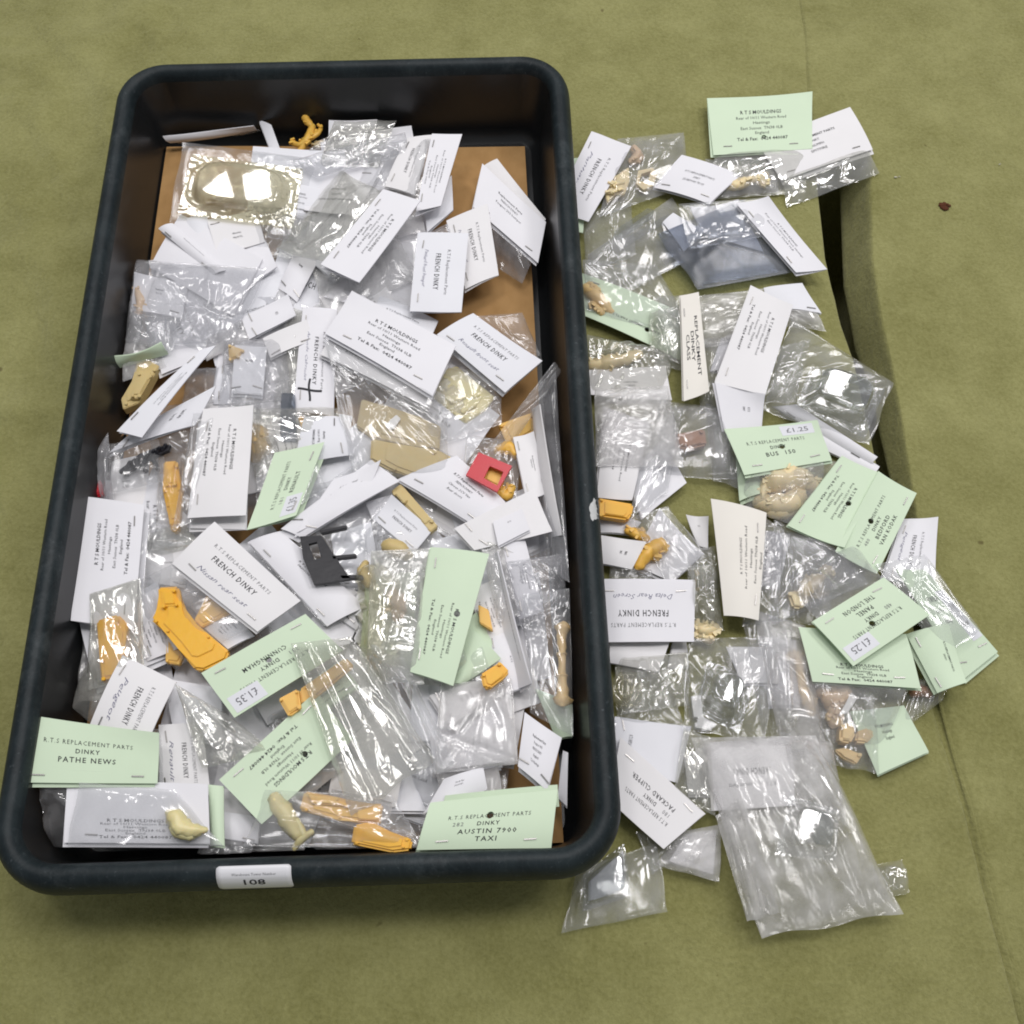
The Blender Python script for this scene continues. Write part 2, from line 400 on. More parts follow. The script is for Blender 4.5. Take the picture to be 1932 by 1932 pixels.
g1, g0 = lip_grid(.35), lip_grid(.02)
nn_ = len(g1); W1 = NLX + 1
ff = [(j * W1 + i, (j + 1) * W1 + i, (j + 1) * W1 + i + 1, j * W1 + i + 1) for j in range(NLS) for i in range(NLX)]
bord = [i for i in range(W1)] + [(j + 1) * W1 - 1 for j in range(1, NLS + 1)] + [NLS * W1 + i for i in range(NLX - 1, -1, -1)] + [j * W1 for j in range(NLS - 1, 0, -1)]
sd = [(bord[k], bord[(k + 1) % len(bord)], nn_ + bord[(k + 1) % len(bord)], nn_ + bord[k]) for k in range(len(bord))]
M['label'] = plain("glossy_label_paper", (.74, .74, .77), .35, .5)
lot = mk("lot_label", list(g1) + list(g0), ff + sd, M['label'], tray_root, TO, smooth=True)

# ------------------------------------------------------------------ printed words
_tc = {}
def glyphs(text, bold=False, hand=False, typed=False, fine=False):
    key = (text, bold, hand, typed, fine)
    if key in _tc: return _tc[key]
    c = bpy.data.curves.new("words", 'FONT')
    c.body = text; c.resolution_u = 2 if len(text) < 9 else 1
    c.size = 1.0
    if bold: c.offset = .012
    if typed: c.space_character = 1.25
    if hand: c.shear = .35; c.offset = -.004
    ob = bpy.data.objects.new("words", c)
    COL.objects.link(ob)
    me = ob.to_mesh()
    if fine:
        bm = bmesh.new(); bm.from_mesh(me)
        bmesh.ops.triangulate(bm, faces=bm.faces)
        for _ in range(3):
            bmesh.ops.subdivide_edges(bm, edges=[e for e in bm.edges if e.calc_length() > .09], cuts=1)
            bmesh.ops.triangulate(bm, faces=bm.faces)
        bm.to_mesh(me); bm.free()
    v = np.array([x.co[:2] for x in me.vertices], float).reshape(-1, 2)
    f = [list(p.vertices) for p in me.polygons]
    ob.to_mesh_clear()
    bpy.data.objects.remove(ob); bpy.data.curves.remove(c)
    v[:, 1] /= .70                                       # cap height becomes 1
    x0, x1 = v[:, 0].min(), v[:, 0].max()
    v[:, 0] = (v[:, 0] - x0) / (x1 - x0)
    if hand:
        v[:, 1] += .12 * np.sin(v[:, 0] * 21)
    _tc[key] = (v, f)
    return _tc[key]
def put_lines(acc, S, lines, off=.12, aspect=1.0, inkmap=None):
    for ln in lines:
        txt, uc, vc, wu, hv = ln[:5]
        if not txt.strip(): continue
        st = ln[5] if len(ln) > 5 else ''
        g, f = glyphs(txt, 'b' in st, 'h' in st, 't' in st, 'f' in st)
        wu *= .9; hv *= .86
        if 'h' in st: wu *= .85; hv *= .8
        uv = np.empty_like(g)
        uv[:, 0] = uc + (g[:, 0] - .5) * wu
        uv[:, 1] = vc - (g[:, 1] - .5) * hv
        acc.add(S(uv[:, 0], uv[:, 1], off), f, 1 if 'g' in st else (2 if 'h' in st else 0))
acc = Acc()
def SL(u, v_, off): return np.array([lip_point(lx0 + (lx1 - lx0) * a, min(.10 + .90 * max(0, b), 1), .35 + off) for a, b in zip(u, v_)])
put_lines(acc, SL, [("Warehouse Tower Number", .5, .33, .66, .11, 'gf'), ("108", .5, .63, .32, .26, 'bf')], .12)
mk("printed_text", acc.verts(), acc.f, [M['ink'], M['grey'], M['pen']], lot, TO, midx=acc.m)
# white scuff on the right-hand rim
sc_c = w2t(P(1118, 962, 64))
a = Acc(); rg = random.Random(4)
def rim_surf(px, py):
    return P(px, py, 64.2)
ring = []
for i in range(22):
    an = i / 22 * 6.283
    ring.append((1122 + math.cos(an) * 9 * (.75 + .5 * rg.random()), 962 + math.sin(an) * 21 * (.8 + .35 * rg.random())))
def on_rim(px, py):
    for z in np.linspace(65.3, 52, 60):
        p = P(px, py, z); x, y = w2t(p); d = T_W / 2 - x
        zz = np.interp(d, [q[0] for q in LIP[4:]], [q[1] for q in LIP[4:]])
        if z <= zz + .18: return P(px, py, zz + .2)
    return p
cen = on_rim(1121, 962)
a.add([cen] + [on_rim((1121 + x) / 2, (962 + y) / 2) for x, y in ring] + [on_rim(x, y) for x, y in ring],
      [[0, 1 + i, 1 + (i + 1) % 22] for i in range(22)] + [[1 + i, 23 + i, 23 + (i + 1) % 22, 1 + (i + 1) % 22] for i in range(22)])
mk("scuff_mark", a.verts(), a.f, M['chip'], tray_root, TO, smooth=True)

# cardboard lining the bottom of the tray
bq = [P(312, 277, 13), P(990, 277, 13), P(1066, 1640, 13), P(60, 1545, 13)]
def inner_clip(p):
    x, y = w2t(p); lim = T_W / 2 - 21.5; ly = T_L / 2 - 22
    x = max(-lim, min(lim, x)); y = max(-ly, min(ly, y)); return t2w(x, y, p[2])
a = Acc()
NB = 20
def bsurf(u, v_, z):
    p = (1 - u) * (1 - v_) * bq[0] + u * (1 - v_) * bq[1] + u * v_ * bq[2] + (1 - u) * v_ * bq[3]
    k = .8 * math.sin(u * 7 + v_ * 3) + .5 * math.sin(v_ * 11)
    return np.array(inner_clip(p)) + np.array([0, 0, z + k])
top = [bsurf(i / NB, j / NB, 0) for j in range(NB + 1) for i in range(NB + 1)]
bot = [bsurf(i / NB, j / NB, -3) for j in range(NB + 1) for i in range(NB + 1)]
W1 = NB + 1
fq = [(j * W1 + i, (j + 1) * W1 + i, (j + 1) * W1 + i + 1, j * W1 + i + 1) for j in range(NB) for i in range(NB)]
bd = [i for i in range(W1)] + [(j + 1) * W1 - 1 for j in range(1, NB + 1)] + [NB * W1 + i for i in range(NB - 1, -1, -1)] + [j * W1 for j in range(NB - 1, 0, -1)]
a.add(top + bot, fq + [[i + len(top) for i in reversed(q)] for q in fq] + [(bd[k], bd[(k + 1) % len(bd)], len(top) + bd[(k + 1) % len(bd)], len(top) + bd[k]) for k in range(len(bd))])
tag(mk("cardboard_sheet", a.verts(), a.f, M['board'], origin=P(650, 900, 10), smooth=False), "brown cardboard sheet lining the bottom of the tray", "cardboard")
# ------------------------------------------------------------------ carded packets
def surface(q, bu, bv, tw, curl):
    A, B, C, D = q
    n = -unit(np.cross(B - A, D - A))
    if n[2] < 0: n = -n
    def S(u, v, off=0.0):
        u = np.asarray(u, float); v = np.asarray(v, float)
        w = ((1 - u) * (1 - v))[:, None] * A + (u * (1 - v))[:, None] * B + (u * v)[:, None] * C + ((1 - u) * v)[:, None] * D
        h = bu * 4 * u * (1 - u) + bv * 4 * v * (1 - v) + tw * (u - .5) * (v - .5) * 4
        c = curl[0] * np.maximum(0, u + (1 - v) - 1.35) ** 2 + curl[1] * np.maximum(0, (1 - u) + (1 - v) - 1.35) ** 2
        return w + (h + c * 6 + off)[:, None] * n
    return S, n
NU, NV = 12, 8
def leaf(acc, S, n, off0, off1, hole=None, thick=.32, W=60., H=45., notch=None):
    """one leaf of card: a thin solid over the unit square, optionally with a punched hole"""
    if hole is None:
        uu, vv = np.meshgrid(np.linspace(0, 1, NU + 1), np.linspace(0, 1, NV + 1))
        uv = np.stack([uu.ravel(), vv.ravel()], 1)
        W1 = NU + 1
        f = [[j * W1 + i, (j + 1) * W1 + i, (j + 1) * W1 + i + 1, j * W1 + i + 1] for j in range(NV) for i in range(NU)]
    else:
        hu, hv, r = hole
        pts = [Vector((i / NU, j / NV)) for j in range(NV + 1) for i in range(NU + 1)
               if math.hypot((i / NU - hu) * W, (j / NV - hv) * H) > r * 1.25]
        k0 = len(pts)
        nh = 14
        pts += [Vector((hu + r / W * math.cos(k / nh * 6.2832), hv + r / H * math.sin(k / nh * 6.2832))) for k in range(nh)]
        ed_ = [(k0 + k, k0 + (k + 1) % nh) for k in range(nh)]
        vo, eo, fo, *_ = delaunay_2d_cdt(pts, ed_, [], 0, 1e-6)
        uv = np.array([(p.x, p.y) for p in vo])
        f = []
        for t in fo:
            c = uv[list(t)].mean(0)
            if math.hypot((c[0] - hu) * W, (c[1] - hv) * H) < r * .97: continue
            f.append(list(t)[::-1])
    off = off0 + (off1 - off0) * uv[:, 1]
    top = S(uv[:, 0], uv[:, 1], 0) + off[:, None] * n
    bot = top - n * thick
    cnt = {}
    for q in f:
        for a_, b_ in zip(q, q[1:] + q[:1]): cnt[(a_, b_)] = 1
    N0 = len(top)
    sides = [[2 * N0 + b_, 2 * N0 + a_, 3 * N0 + a_, 3 * N0 + b_] for (a_, b_) in cnt if (b_, a_) not in cnt]
    used = sorted({i for q in sides for i in q}); mp = {k: 2 * N0 + i for i, k in enumerate(used)}
    tb = np.vstack([top, bot])
    acc.add(np.vstack([tb, tb[[k - 2 * N0 for k in used]]]), f + [[i + N0 for i in reversed(q)] for q in f] + [[mp[i] for i in q] for q in sides])

ADDR = [("R T S MOULDINGS", .5, .30, .44, .075, 'b'), ("Rear of 10/11 Western Road", .5, .40, .54, .06, ''), ("Hastings", .5, .49, .18, .055, ''),
        ("East Sussex  TN38 0LB", .5, .585, .46, .06, ''), ("England", .5, .67, .15, .055, ''), ("Tel & Fax:  0424 440087", .5, .775, .56, .065, 'b')]
def lines_for(t):
    if t is None: return []
    if t == 'addr': return ADDR
    if t == 'addr_lo': return [(a, u, .48 + v * .55, w, h * .8, s) for a, u, v, w, h, s in ADDR]
    if t == 'addr_r': return [(a, .62 + (u - .5), v, w * .85, h * .9, s) for a, u, v, w, h, s in ADDR]
    if t == 'addr_l': return [(a, .40 + (u - .5), v, w * .95, h * .9, s) for a, u, v, w, h, s in ADDR]
    k, *r = t.split('|')
    if k == 'fd':
        L_ = [("R.T.S Replacement Parts", .5, .32, .62, .075, 'g'), ("FRENCH DINKY", .5, .52, .50, .115, 'bt')]
        if r and r[0]: L_.append((r[0], .46, .76, .62, .10, 'h'))
        return L_
    if k == 'fdp': # typed first line dotted, partly hidden
        return [("R.T.S REPLACEMENT PARTS", .5, .27, .70, .08, 'gt'), ("FRENCH DINKY", .5, .46, .54, .12, 'bt')] + ([(r[0], .5, .74, .74, .12, 'h')] if r else [])
    if k == 'dk':
        L_ = [("R.T.S REPLACEMENT PARTS", .5, .36, .70, .085, 't')]
        if r[0]: L_ += [(r[0], .27, .50, .09, .085, 'gt')]
        L_ += [("DINKY", .5, .50, .19, .085, 'bt')]
        for i, x in enumerate(r[1:]): L_.append((x, .5, .645 + .14 * i, min(.62, .045 * len(x)), .10, 'bt'))
        return L_
    if k == 'big':
        return [(x, .5, .30 + .22 * i, w_ * .9, .165, 'b') for i, (x, w_) in enumerate(zip(r, (.72, .36, .30)))]
    if k == 'fine':
        return [(x, .5, .3 + .11 * i, min(.7, .024 * len(x)), .06, 'b' if i == 0 else '') for i, x in enumerate(r)]
    return []

PACKS = 0
def packet(kind, quad, z, text=None, label="", bag=1.0, hole=None, sticker=None, zs=None, group=None, far=None, zf=None, bend=None,
           film='film', pillow=None, gap=None, staples=True, floor=None, curl=None, plus=None, name="carded_packet", crink=1.0):
    global PACKS
    PACKS += 1
    rg = random.Random(label)
    on_cloth = quad[0][0] > 1080 and min(q[0] for q in quad) > 1050
    if floor is None: floor = 1.2 if on_cloth else 17.0
    if group is None: group = "carded packets scattered on the cloth" if on_cloth else "carded packets heaped in the tray"
    zz = [z + rg.uniform(-1.0, 1.0) for _ in range(4)] if zs is None else [z + d for d in zs]
    q = [P(x, y, h) for (x, y), h in zip(quad, zz)]
    A, B, C, D = q
    cr = np.cross(B - A, D - A)[2]
    if cr > 0: print("MIRRORED", label)
    O = (A + B + C + D) / 4 * np.array([1, 1, 0]) + np.array([0, 0, min(zz)])
    W = (np.linalg.norm(B - A) + np.linalg.norm(C - D)) / 2; H = (np.linalg.norm(D - A) + np.linalg.norm(C - B)) / 2
    bu, bv = bend if bend else (rg.uniform(-.6, 2.4), rg.uniform(-.3, 1.6))
    if kind == 'w': kind = rg.choice(('w', 'w', 'w2', 'w3'))
    S, n = surface(q, bu, bv, rg.uniform(-.5, .5), curl if curl else (rg.choice((0, .3, 1.1)), rg.choice((0, .3, 1.2))))
    r = root(name, O, label, "packet", group)
    acc = Acc()
    hl = (hole[0], hole[1], 1.75) if hole else None
    leaf(acc, S, n, 0, 0, hl, W=W, H=H)
    g = gap if gap is not None else rg.uniform(.7, 2.0)
    sk = rg.uniform(-.03, .03); lo = rg.uniform(.0, .06)
    S2 = lambda u, v, off=0: S(u + sk * v, v * (1 + lo), off)
    leaf(acc, S2, n, -.45, -.45 - g, hl, W=W, H=H)
    card = mk("header_card", acc.verts(), acc.f, M[kind], r, O, smooth=True)
    L_ = lines_for(text)
    if L_ or plus:
        acc = Acc()
        ju, jv = rg.uniform(-.03, .03), rg.uniform(-.02, .03)
        if L_: put_lines(acc, S, [(l[0], l[1] + ju, l[2] + jv, *l[3:]) for l in L_], .10)
        if plus:
            pu, pv, s = plus
            for (du, dv, dw, dh) in ((0, 0, s, .055), (0, 0, .020, .62)):
                tt_ = np.linspace(0, 1, 13)
                wv = .006 * np.sin(tt_ * 5)
                if dw > dh * .4 and dw > .1:
                    uu = np.concatenate([pu - dw / 2 + dw * tt_, pu - dw / 2 + dw * tt_]); vv = np.concatenate([pv - dh / 2 + wv * 4, pv + dh / 2 + wv * 4])
                else:
                    uu = np.concatenate([pu - dw / 2 + wv, pu + dw / 2 + wv]); vv = np.concatenate([pv - dh / 2 + dh * tt_, pv - dh / 2 + dh * tt_])
                acc.add(S(uu, vv, .16 + dw * .1), [[k_, k_ + 1, 14 + k_, 13 + k_] for k_ in range(12)], 0)
        mk("printed_text", acc.verts(), acc.f, [M['ink'], M['grey'], M['pen']], card, O, midx=acc.m)
    if staples:
        for su in ((.16 + rg.uniform(-.03, .03)), (.84 + rg.uniform(-.03, .03))):
            sv = .86 + rg.uniform(-.03, .03)
            a_ = S([su], [sv], .0)[0]; d = unit(S([su + .02], [sv + rg.uniform(-.004, .004)], 0)[0] - a_); e = unit(np.cross(n, d))
            vs = []
            for dx in (-3.1, 3.1):
                for dy in (-.3, .3):
                    for dz in (.05, .55): vs.append(a_ + d * dx + e * dy + n * dz)
            mk("staple", vs, [[0, 1, 3, 2], [4, 6, 7, 5], [0, 4, 5, 1], [2, 3, 7, 6], [1, 5, 7, 3]], M['steel'], card, O)
    if sticker:
        u0, u1, v0, v1, tx = sticker
        uu, vv = np.meshgrid(np.linspace(u0, u1, 5), np.linspace(v0, v1, 4)); uu, vv = uu.ravel(), vv.ravel()
        t1 = S(uu, vv, .16); t0 = S(uu, vv, .0)
        f = [[j * 5 + i, (j + 1) * 5 + i, (j + 1) * 5 + i + 1, j * 5 + i + 1] for j in range(3) for i in range(4)]
        bd = [0, 1, 2, 3, 4, 9, 14, 19, 18, 17, 16, 15, 10, 5]
        sd = [[bd[k], bd[(k + 1) % 14], 20 + bd[(k + 1) % 14], 20 + bd[k]] for k in range(14)]
        acc = Acc(); acc.add(np.vstack([t1, t0]), f + sd, 0)
        a2 = Acc()
        put_lines(a2, S, [(tx, (u0 + u1) / 2, (v0 + v1) / 2, (u1 - u0) * .74, (v1 - v0) * .52, '')], .28)
        acc.add(a2.verts(), a2.f, 1)
        mk("price_sticker", acc.verts(), acc.f, [M['sticker'], M['grey']], card, O, midx=acc.m)
    if bag:
        d = unit((D - A) + (C - B)); d[2] = 0; d = unit(d)
        e = unit(C - D)
        Lb = H * bag
        c0 = S([.05], [.80], -.45)[0]; c1 = S([.95], [.80], -.45)[0]
        if far:
            f1 = P(*far[0], far[2]); f0 = P(*far[1], far[2])
        else:
            zf_ = zf if zf is not None else max(floor + 1.5, z - 5)
            f1 = C + d * Lb + e * W * rg.uniform(-.10, .06); f0 = D + d * Lb * rg.uniform(.9, 1.05) + e * W * rg.uniform(-.06, .10)
            f1[2] = zf_ + rg.uniform(-1, 1); f0[2] = zf_ + rg.uniform(-1, 1)
            # shift sideways so lowering it does not drag the outline
        v, f = film_shell([c0, c1, f1, f0], pillow if pillow is not None else rg.uniform(2.5, 5.5), label, floor, crink=crink, start=.22)
        mk("poly_bag", v, f, M[film], r, O, smooth=True)
    return r

def film_shell(q, pillow, seed, floor, crink=1.0, start=0.0, nx=38, ny=32, straight=False):
    """a bag of thin film: upper and lower skin, pillowed, crinkled and creased"""
    rg = random.Random(str(seed) + "film")
    A, B, C, D = [np.asarray(x, float) for x in q]
    W = np.linalg.norm(B - A); H = np.linalg.norm(D - A)
    off = Vector((rg.uniform(0, 99), rg.uniform(0, 99), rg.uniform(0, 99)))
    creases = []
    for k in range(rg.randint(4, 7) + (4 if straight else 0)):
        an = rg.gauss(math.pi / 2, .10 if straight else .75); p0 = (rg.uniform(.05, .95) * W, rg.uniform(0, 1) * H)
        creases.append((math.cos(an), math.sin(an), p0, rg.uniform(.8, 2.2), rg.uniform(2.0, 5.0), rg.choice((-1, 1, 1))))
    an0 = rg.uniform(-.1, .1) if straight else rg.uniform(0, 3.14); ca_, sa_ = math.cos(an0), math.sin(an0)
    wob = [rg.uniform(-1, 1) for _ in range(12)]
    vs = []
    for layer in (1, -1):
        for j in range(ny + 1):
            for i in range(nx + 1):
                u, v = i / nx, j / ny
                # uneven outline
                uu = u + .012 * math.sin(v * 9 + wob[0] * 3) * wob[1] * (abs(2 * u - 1))
                vv = v + .014 * math.sin(u * 11 + wob[2] * 3) * wob[3] * v
                p = (1 - uu) * (1 - vv) * A + uu * (1 - vv) * B + uu * vv * C + (1 - uu) * vv * D
                x, y = u * W, v * H
                ed_ = (1 - abs(2 * u - 1) ** 5)
                st = 1.0 if start <= 0 else min(1, max(0, (v - start * .6) / (start * 1.2)))
                en = 1 - v ** 7
                body = ed_ * en * st if start > 0 else ed_ * en * (1 - (1 - v) ** 7)
                xr, yr = x * ca_ + y * sa_, -x * sa_ + y * ca_
                n1 = noise.noise(Vector((xr * .042, yr * .017, layer * 5.3)) + off)
                n2 = noise.noise(Vector((xr * .10, yr * .045, layer * 3.1)) + off)
                rid = (1 - 2.2 * abs(n1)) * 1.9 + n2 * .9 + (.55 * (1 - 2 * abs(noise.noise(Vector((xr * .20, yr * .09, 7)) + off))) if crink > 1.35 else 0)
                if layer < 0: rid *= .5
                cz = 0
                for (cx_, cy_, p0, am, wd, sg) in creases:
                    dist = abs((x - p0[0]) * cy_ - (y - p0[1]) * cx_)
                    if dist < wd: cz += sg * am * (1 - dist / wd)
                hgt = pillow * body * (1 if layer > 0 else -.35) + (rid * .8 + cz * .7) * crink * (.22 + .78 * body) * max(.03, st) * (1 if layer > 0 else .8)
                if layer < 0: hgt = min(hgt, pillow * body + rid * 0 - .25)
                z = p[2] + hgt
                zz_ = max(z, floor + (.25 if layer > 0 else 0))
                px_, py_ = p[0], p[1]
                if floor > 10:                                  # stay inside the tray walls
                    lx_, ly_ = w2t((px_, py_)); g_ = 15.6 + max(0, 57 - zz_) * .165
                    if zz_ > 63: g_ = 4
                    lx_ = max(-(T_W / 2 - g_), min(T_W / 2 - g_, lx_)); ly_ = max(-(T_L / 2 - g_), min(T_L / 2 - g_, ly_))
                    px_, py_, _z = t2w(lx_, ly_, 0)
                vs.append((px_, py_, zz_))
    W1 = nx + 1; n = W1 * (ny + 1)
    f = [(j * W1 + i, (j + 1) * W1 + i, (j + 1) * W1 + i + 1, j * W1 + i + 1) for j in range(ny) for i in range(nx)]
    f2 = [tuple(n + k for k in reversed(q)) for q in f]
    return vs, f + f2

def loose_bag(quad, z, label, pillow=5, film='film', zs=None, floor=None, crink=1.0, group=None, name="clear_bag", cat="bag", n=(44, 36), straight=False):
    on_cloth = min(q[0] for q in quad) > 1080
    if floor is None: floor = 1.0 if on_cloth else 17.0
    zz = [z] * 4 if zs is None else [z + d for d in zs]
    q = [P(x, y, h) for (x, y), h in zip(quad, zz)]
    O = sum(q) / 4
    v, f = film_shell(q, pillow, label, floor, crink=crink, nx=n[0], ny=n[1], straight=straight)
    return tag(mk(name, v, f, M[film], None, O, smooth=True), label, cat, group)

# ------------------------------------------------------------------ mouldings
def prism_into(acc, pts, z, h, bevel=.5, holes=(), m=0, tops=None):
    """solid from an outline in the picture, its top face at z + h"""
    top = [P(x, y, (tops[i] if tops else z + h)) for i, (x, y) in enumerate(pts)]
    if not holes:
        ar = sum(top[i][0] * top[(i + 1) % len(top)][1] - top[(i + 1) % len(top)][0] * top[i][1] for i in range(len(top)))
        if ar < 0: top = top[::-1]
        bm = bmesh.new()
        tv = [bm.verts.new(p) for p in top]; bv = [bm.verts.new((p[0], p[1], z)) for p in top]
        bm.faces.new(tv); bm.faces.new(bv[::-1])
        k = len(tv)
        for i in range(k): bm.faces.new((tv[(i + 1) % k], tv[i], bv[i], bv[(i + 1) % k]))
        if bevel: bmesh.ops.bevel(bm, geom=list(bm.edges), offset=bevel, segments=2, affect='EDGES', clamp_overlap=True)
        bmesh.ops.recalc_face_normals(bm, faces=bm.faces)
        bm.verts.index_update()
        acc.add([v.co[:] for v in bm.verts], [[v.index for v in f.verts] for f in bm.faces], m)
        bm.free(); return
    hol = [[P(x, y, z + h) for x, y in hpts] for hpts in holes]
    loops = [top] + hol
    pts2, eds = [], []
    for lp in loops:
        k0 = len(pts2); pts2 += [Vector((p[0], p[1])) for p in lp]; eds += [(k0 + i, k0 + (i + 1) % len(lp)) for i in range(len(lp))]
    vo, eo, fo, *_ = delaunay_2d_cdt(pts2, eds, [], 0, 1e-5)
    def inside(c, lp):
        r_ = False
        for i in range(len(lp)):
            a_, b_ = lp[i], lp[i - 1]
            if (a_[1] > c[1]) != (b_[1] > c[1]) and c[0] < (b_[0] - a_[0]) * (c[1] - a_[1]) / (b_[1] - a_[1]) + a_[0]: r_ = not r_
        return r_
    f = []
    for t in fo:
        c = sum((np.array(vo[i]) for i in t)) / 3
        if inside(c, top) and not any(inside(c, h_) for h_ in hol): f.append(list(t))
    k = len(vo)
    v = [(p.x, p.y, z + h) for p in vo] + [(p.x, p.y, z) for p in vo]
    cnt = {(a_, b_) for q in f for a_, b_ in zip(q, q[1:] + q[:1])}
    sd = [[b_, a_, a_ + k, b_ + k] for (a_, b_) in cnt if (b_, a_) not in cnt]
    acc.add(v, f + [[i + k for i in reversed(q)] for q in f] + sd, m)

def tube_into(acc, chain, seg=12, m=0):
    pts = [P(x, y, z) for x, y, z, r in chain]; rad = [c[3] for c in chain]
    # finer steps along the chain
    p2, r2 = [], []
    K = 4
    for i in range(len(pts) - 1):
        a0, a1, a2, a3 = pts[max(i - 1, 0)], pts[i], pts[i + 1], pts[min(i + 2, len(pts) - 1)]
        for k in range(K):
            t = k / K
            p2.append(.5 * (2 * a1 + (a2 - a0) * t + (2 * a0 - 5 * a1 + 4 * a2 - a3) * t * t + (3 * a1 - a0 - 3 * a2 + a3) * t ** 3))
            tt = t * t * (3 - 2 * t); r2.append(rad[i] * (1 - tt) + rad[i + 1] * tt)
    p2.append(pts[-1]); r2.append(rad[-1])
    pts, rad = p2, r2
    d0 = unit(pts[0] - pts[1]); d1 = unit(pts[-1] - pts[-2])
    pts = [pts[0] + d0 * rad[0] * .85, pts[0] + d0 * rad[0] * .5] + pts + [pts[-1] + d1 * rad[-1] * .5, pts[-1] + d1 * rad[-1] * .85]
    rad = [rad[0] * .2, rad[0] * .82] + rad + [rad[-1] * .82, rad[-1] * .2]
    v = []
    for i, p in enumerate(pts):
        t = unit(pts[min(i + 1, len(pts) - 1)] - pts[max(i - 1, 0)])
        a_ = np.cross(t, [0, 0, 1.0]); a_ = unit(a_) if np.linalg.norm(a_) > .05 else np.array([1.0, 0, 0])
        b_ = np.cross(a_, t)
        for k in range(seg):
            an = k / seg * 6.2832
            d = a_ * math.cos(an) + b_ * math.sin(an)
            q = p + d * rad[i]
            lump = noise.noise(Vector(q * .22)) * .30 + noise.noise(Vector(q * .55)) * .24 + noise.noise(Vector(q * 1.1)) * .12
            flash = .22 if abs(math.sin(an)) < .2 else 0        # moulding seam
            v.append(p + d * rad[i] * (1 + lump + flash * .5))
    f = [[i * seg + k, i * seg + (k + 1) % seg, (i + 1) * seg + (k + 1) % seg, (i + 1) * seg + k] for i in range(len(pts) - 1) for k in range(seg)]
    acc.add(v, f + [[k for k in range(seg)], [(len(pts) - 1) * seg + k for k in reversed(range(seg))]], m)

def moulding(name, mats, label, prisms=(), tubes=(), cat="moulding", smooth=None, group="loose plastic mouldings in the bags"):
    rg = random.Random(label)
    acc = Acc()
    for p in prisms:
        kw = p[3] if len(p) > 3 else {}
        prism_into(acc, *p[:3], **kw)
        w = [P(x, y, p[1] + p[2]) for x, y in p[0]]
        ar = abs(sum(w[i][0] * w[(i + 1) % len(w)][1] - w[(i + 1) % len(w)][0] * w[i][1] for i in range(len(w)))) / 2
        if ar > 70 and not kw.get('holes') and mats not in ('clear', 'smoke', 'whitep', 'black'):
            cx_ = sum(x for x, y in p[0]) / len(p[0]); cy_ = sum(y for x, y in p[0]) / len(p[0])
            # a sunk-looking panel edge and a few moulded pegs
            prism_into(acc, [(cx_ + (x - cx_) * .66, cy_ + (y - cy_) * .66) for x, y in p[0]], p[1] + p[2] - .3, 1.0, bevel=.3)
            for k in range(rg.randint(3, 5)):
                i = rg.randrange(len(p[0])); t = rg.uniform(.72, .86)
                bx, by = cx_ + (p[0][i][0] - cx_) * t, cy_ + (p[0][i][1] - cy_) * t
                r_ = rg.uniform(2.2, 4.0)
                prism_into(acc, [(bx + r_ * math.cos(a_), by + r_ * math.sin(a_)) for a_ in np.linspace(0, 5.6, 8)], p[1] + p[2] - .3, rg.uniform(1.0, 2.2), bevel=.2)
    flags = [False] * len(acc.f)
    for t in tubes:
        k0 = len(acc.v)
        tube_into(acc, t)
        flags += [True] * (len(acc.f) - len(flags))
        if mats in ('tan', 'cream', 'pink', 'amber') and "column" not in label:
            tv = acc.v[k0]; cen = tv.mean(0)
            for k in range(rg.randint(9, 15)):                     # cast-in lugs, ribs and sprue stubs
                p = tv[rg.randrange(24, len(tv) - 24)]
                if p[2] < cen[2] - .4: continue
                an = rg.uniform(0, 3.14); lx_, ly_, lz_ = rg.uniform(.7, 2.6), rg.uniform(.5, 1.0), rg.uniform(.5, 1.3)
                e1 = np.array([math.cos(an), math.sin(an), 0]); e2 = np.array([-math.sin(an), math.cos(an), 0])
                vs = [p + e1 * sx * lx_ + e2 * sy * ly_ + np.array([0, 0, sz]) for sz in (-.8, lz_) for sx, sy in ((-1, -1), (1, -1), (1, 1), (-1, 1))]
                vs = [q if i < 4 else q - e1 * (.2 if i in (5, 6) else -.2) for i, q in enumerate(vs)]
                acc.add(vs, [[3, 2, 1, 0], [4, 5, 6, 7], [0, 1, 5, 4], [1, 2, 6, 5], [2, 3, 7, 6], [3, 0, 4, 7]])
        flags += [False] * (len(acc.f) - len(flags))
    v = acc.verts(); O = v.mean(0); O[2] = v[:, 2].min()
    sm = flags if smooth is None else smooth
    o = mk(name, v, acc.f, [M[k] for k in (mats if isinstance(mats, (list, tuple)) else [mats])], None, O, smooth=sm, midx=acc.m)
    return tag(o, label, cat, group)

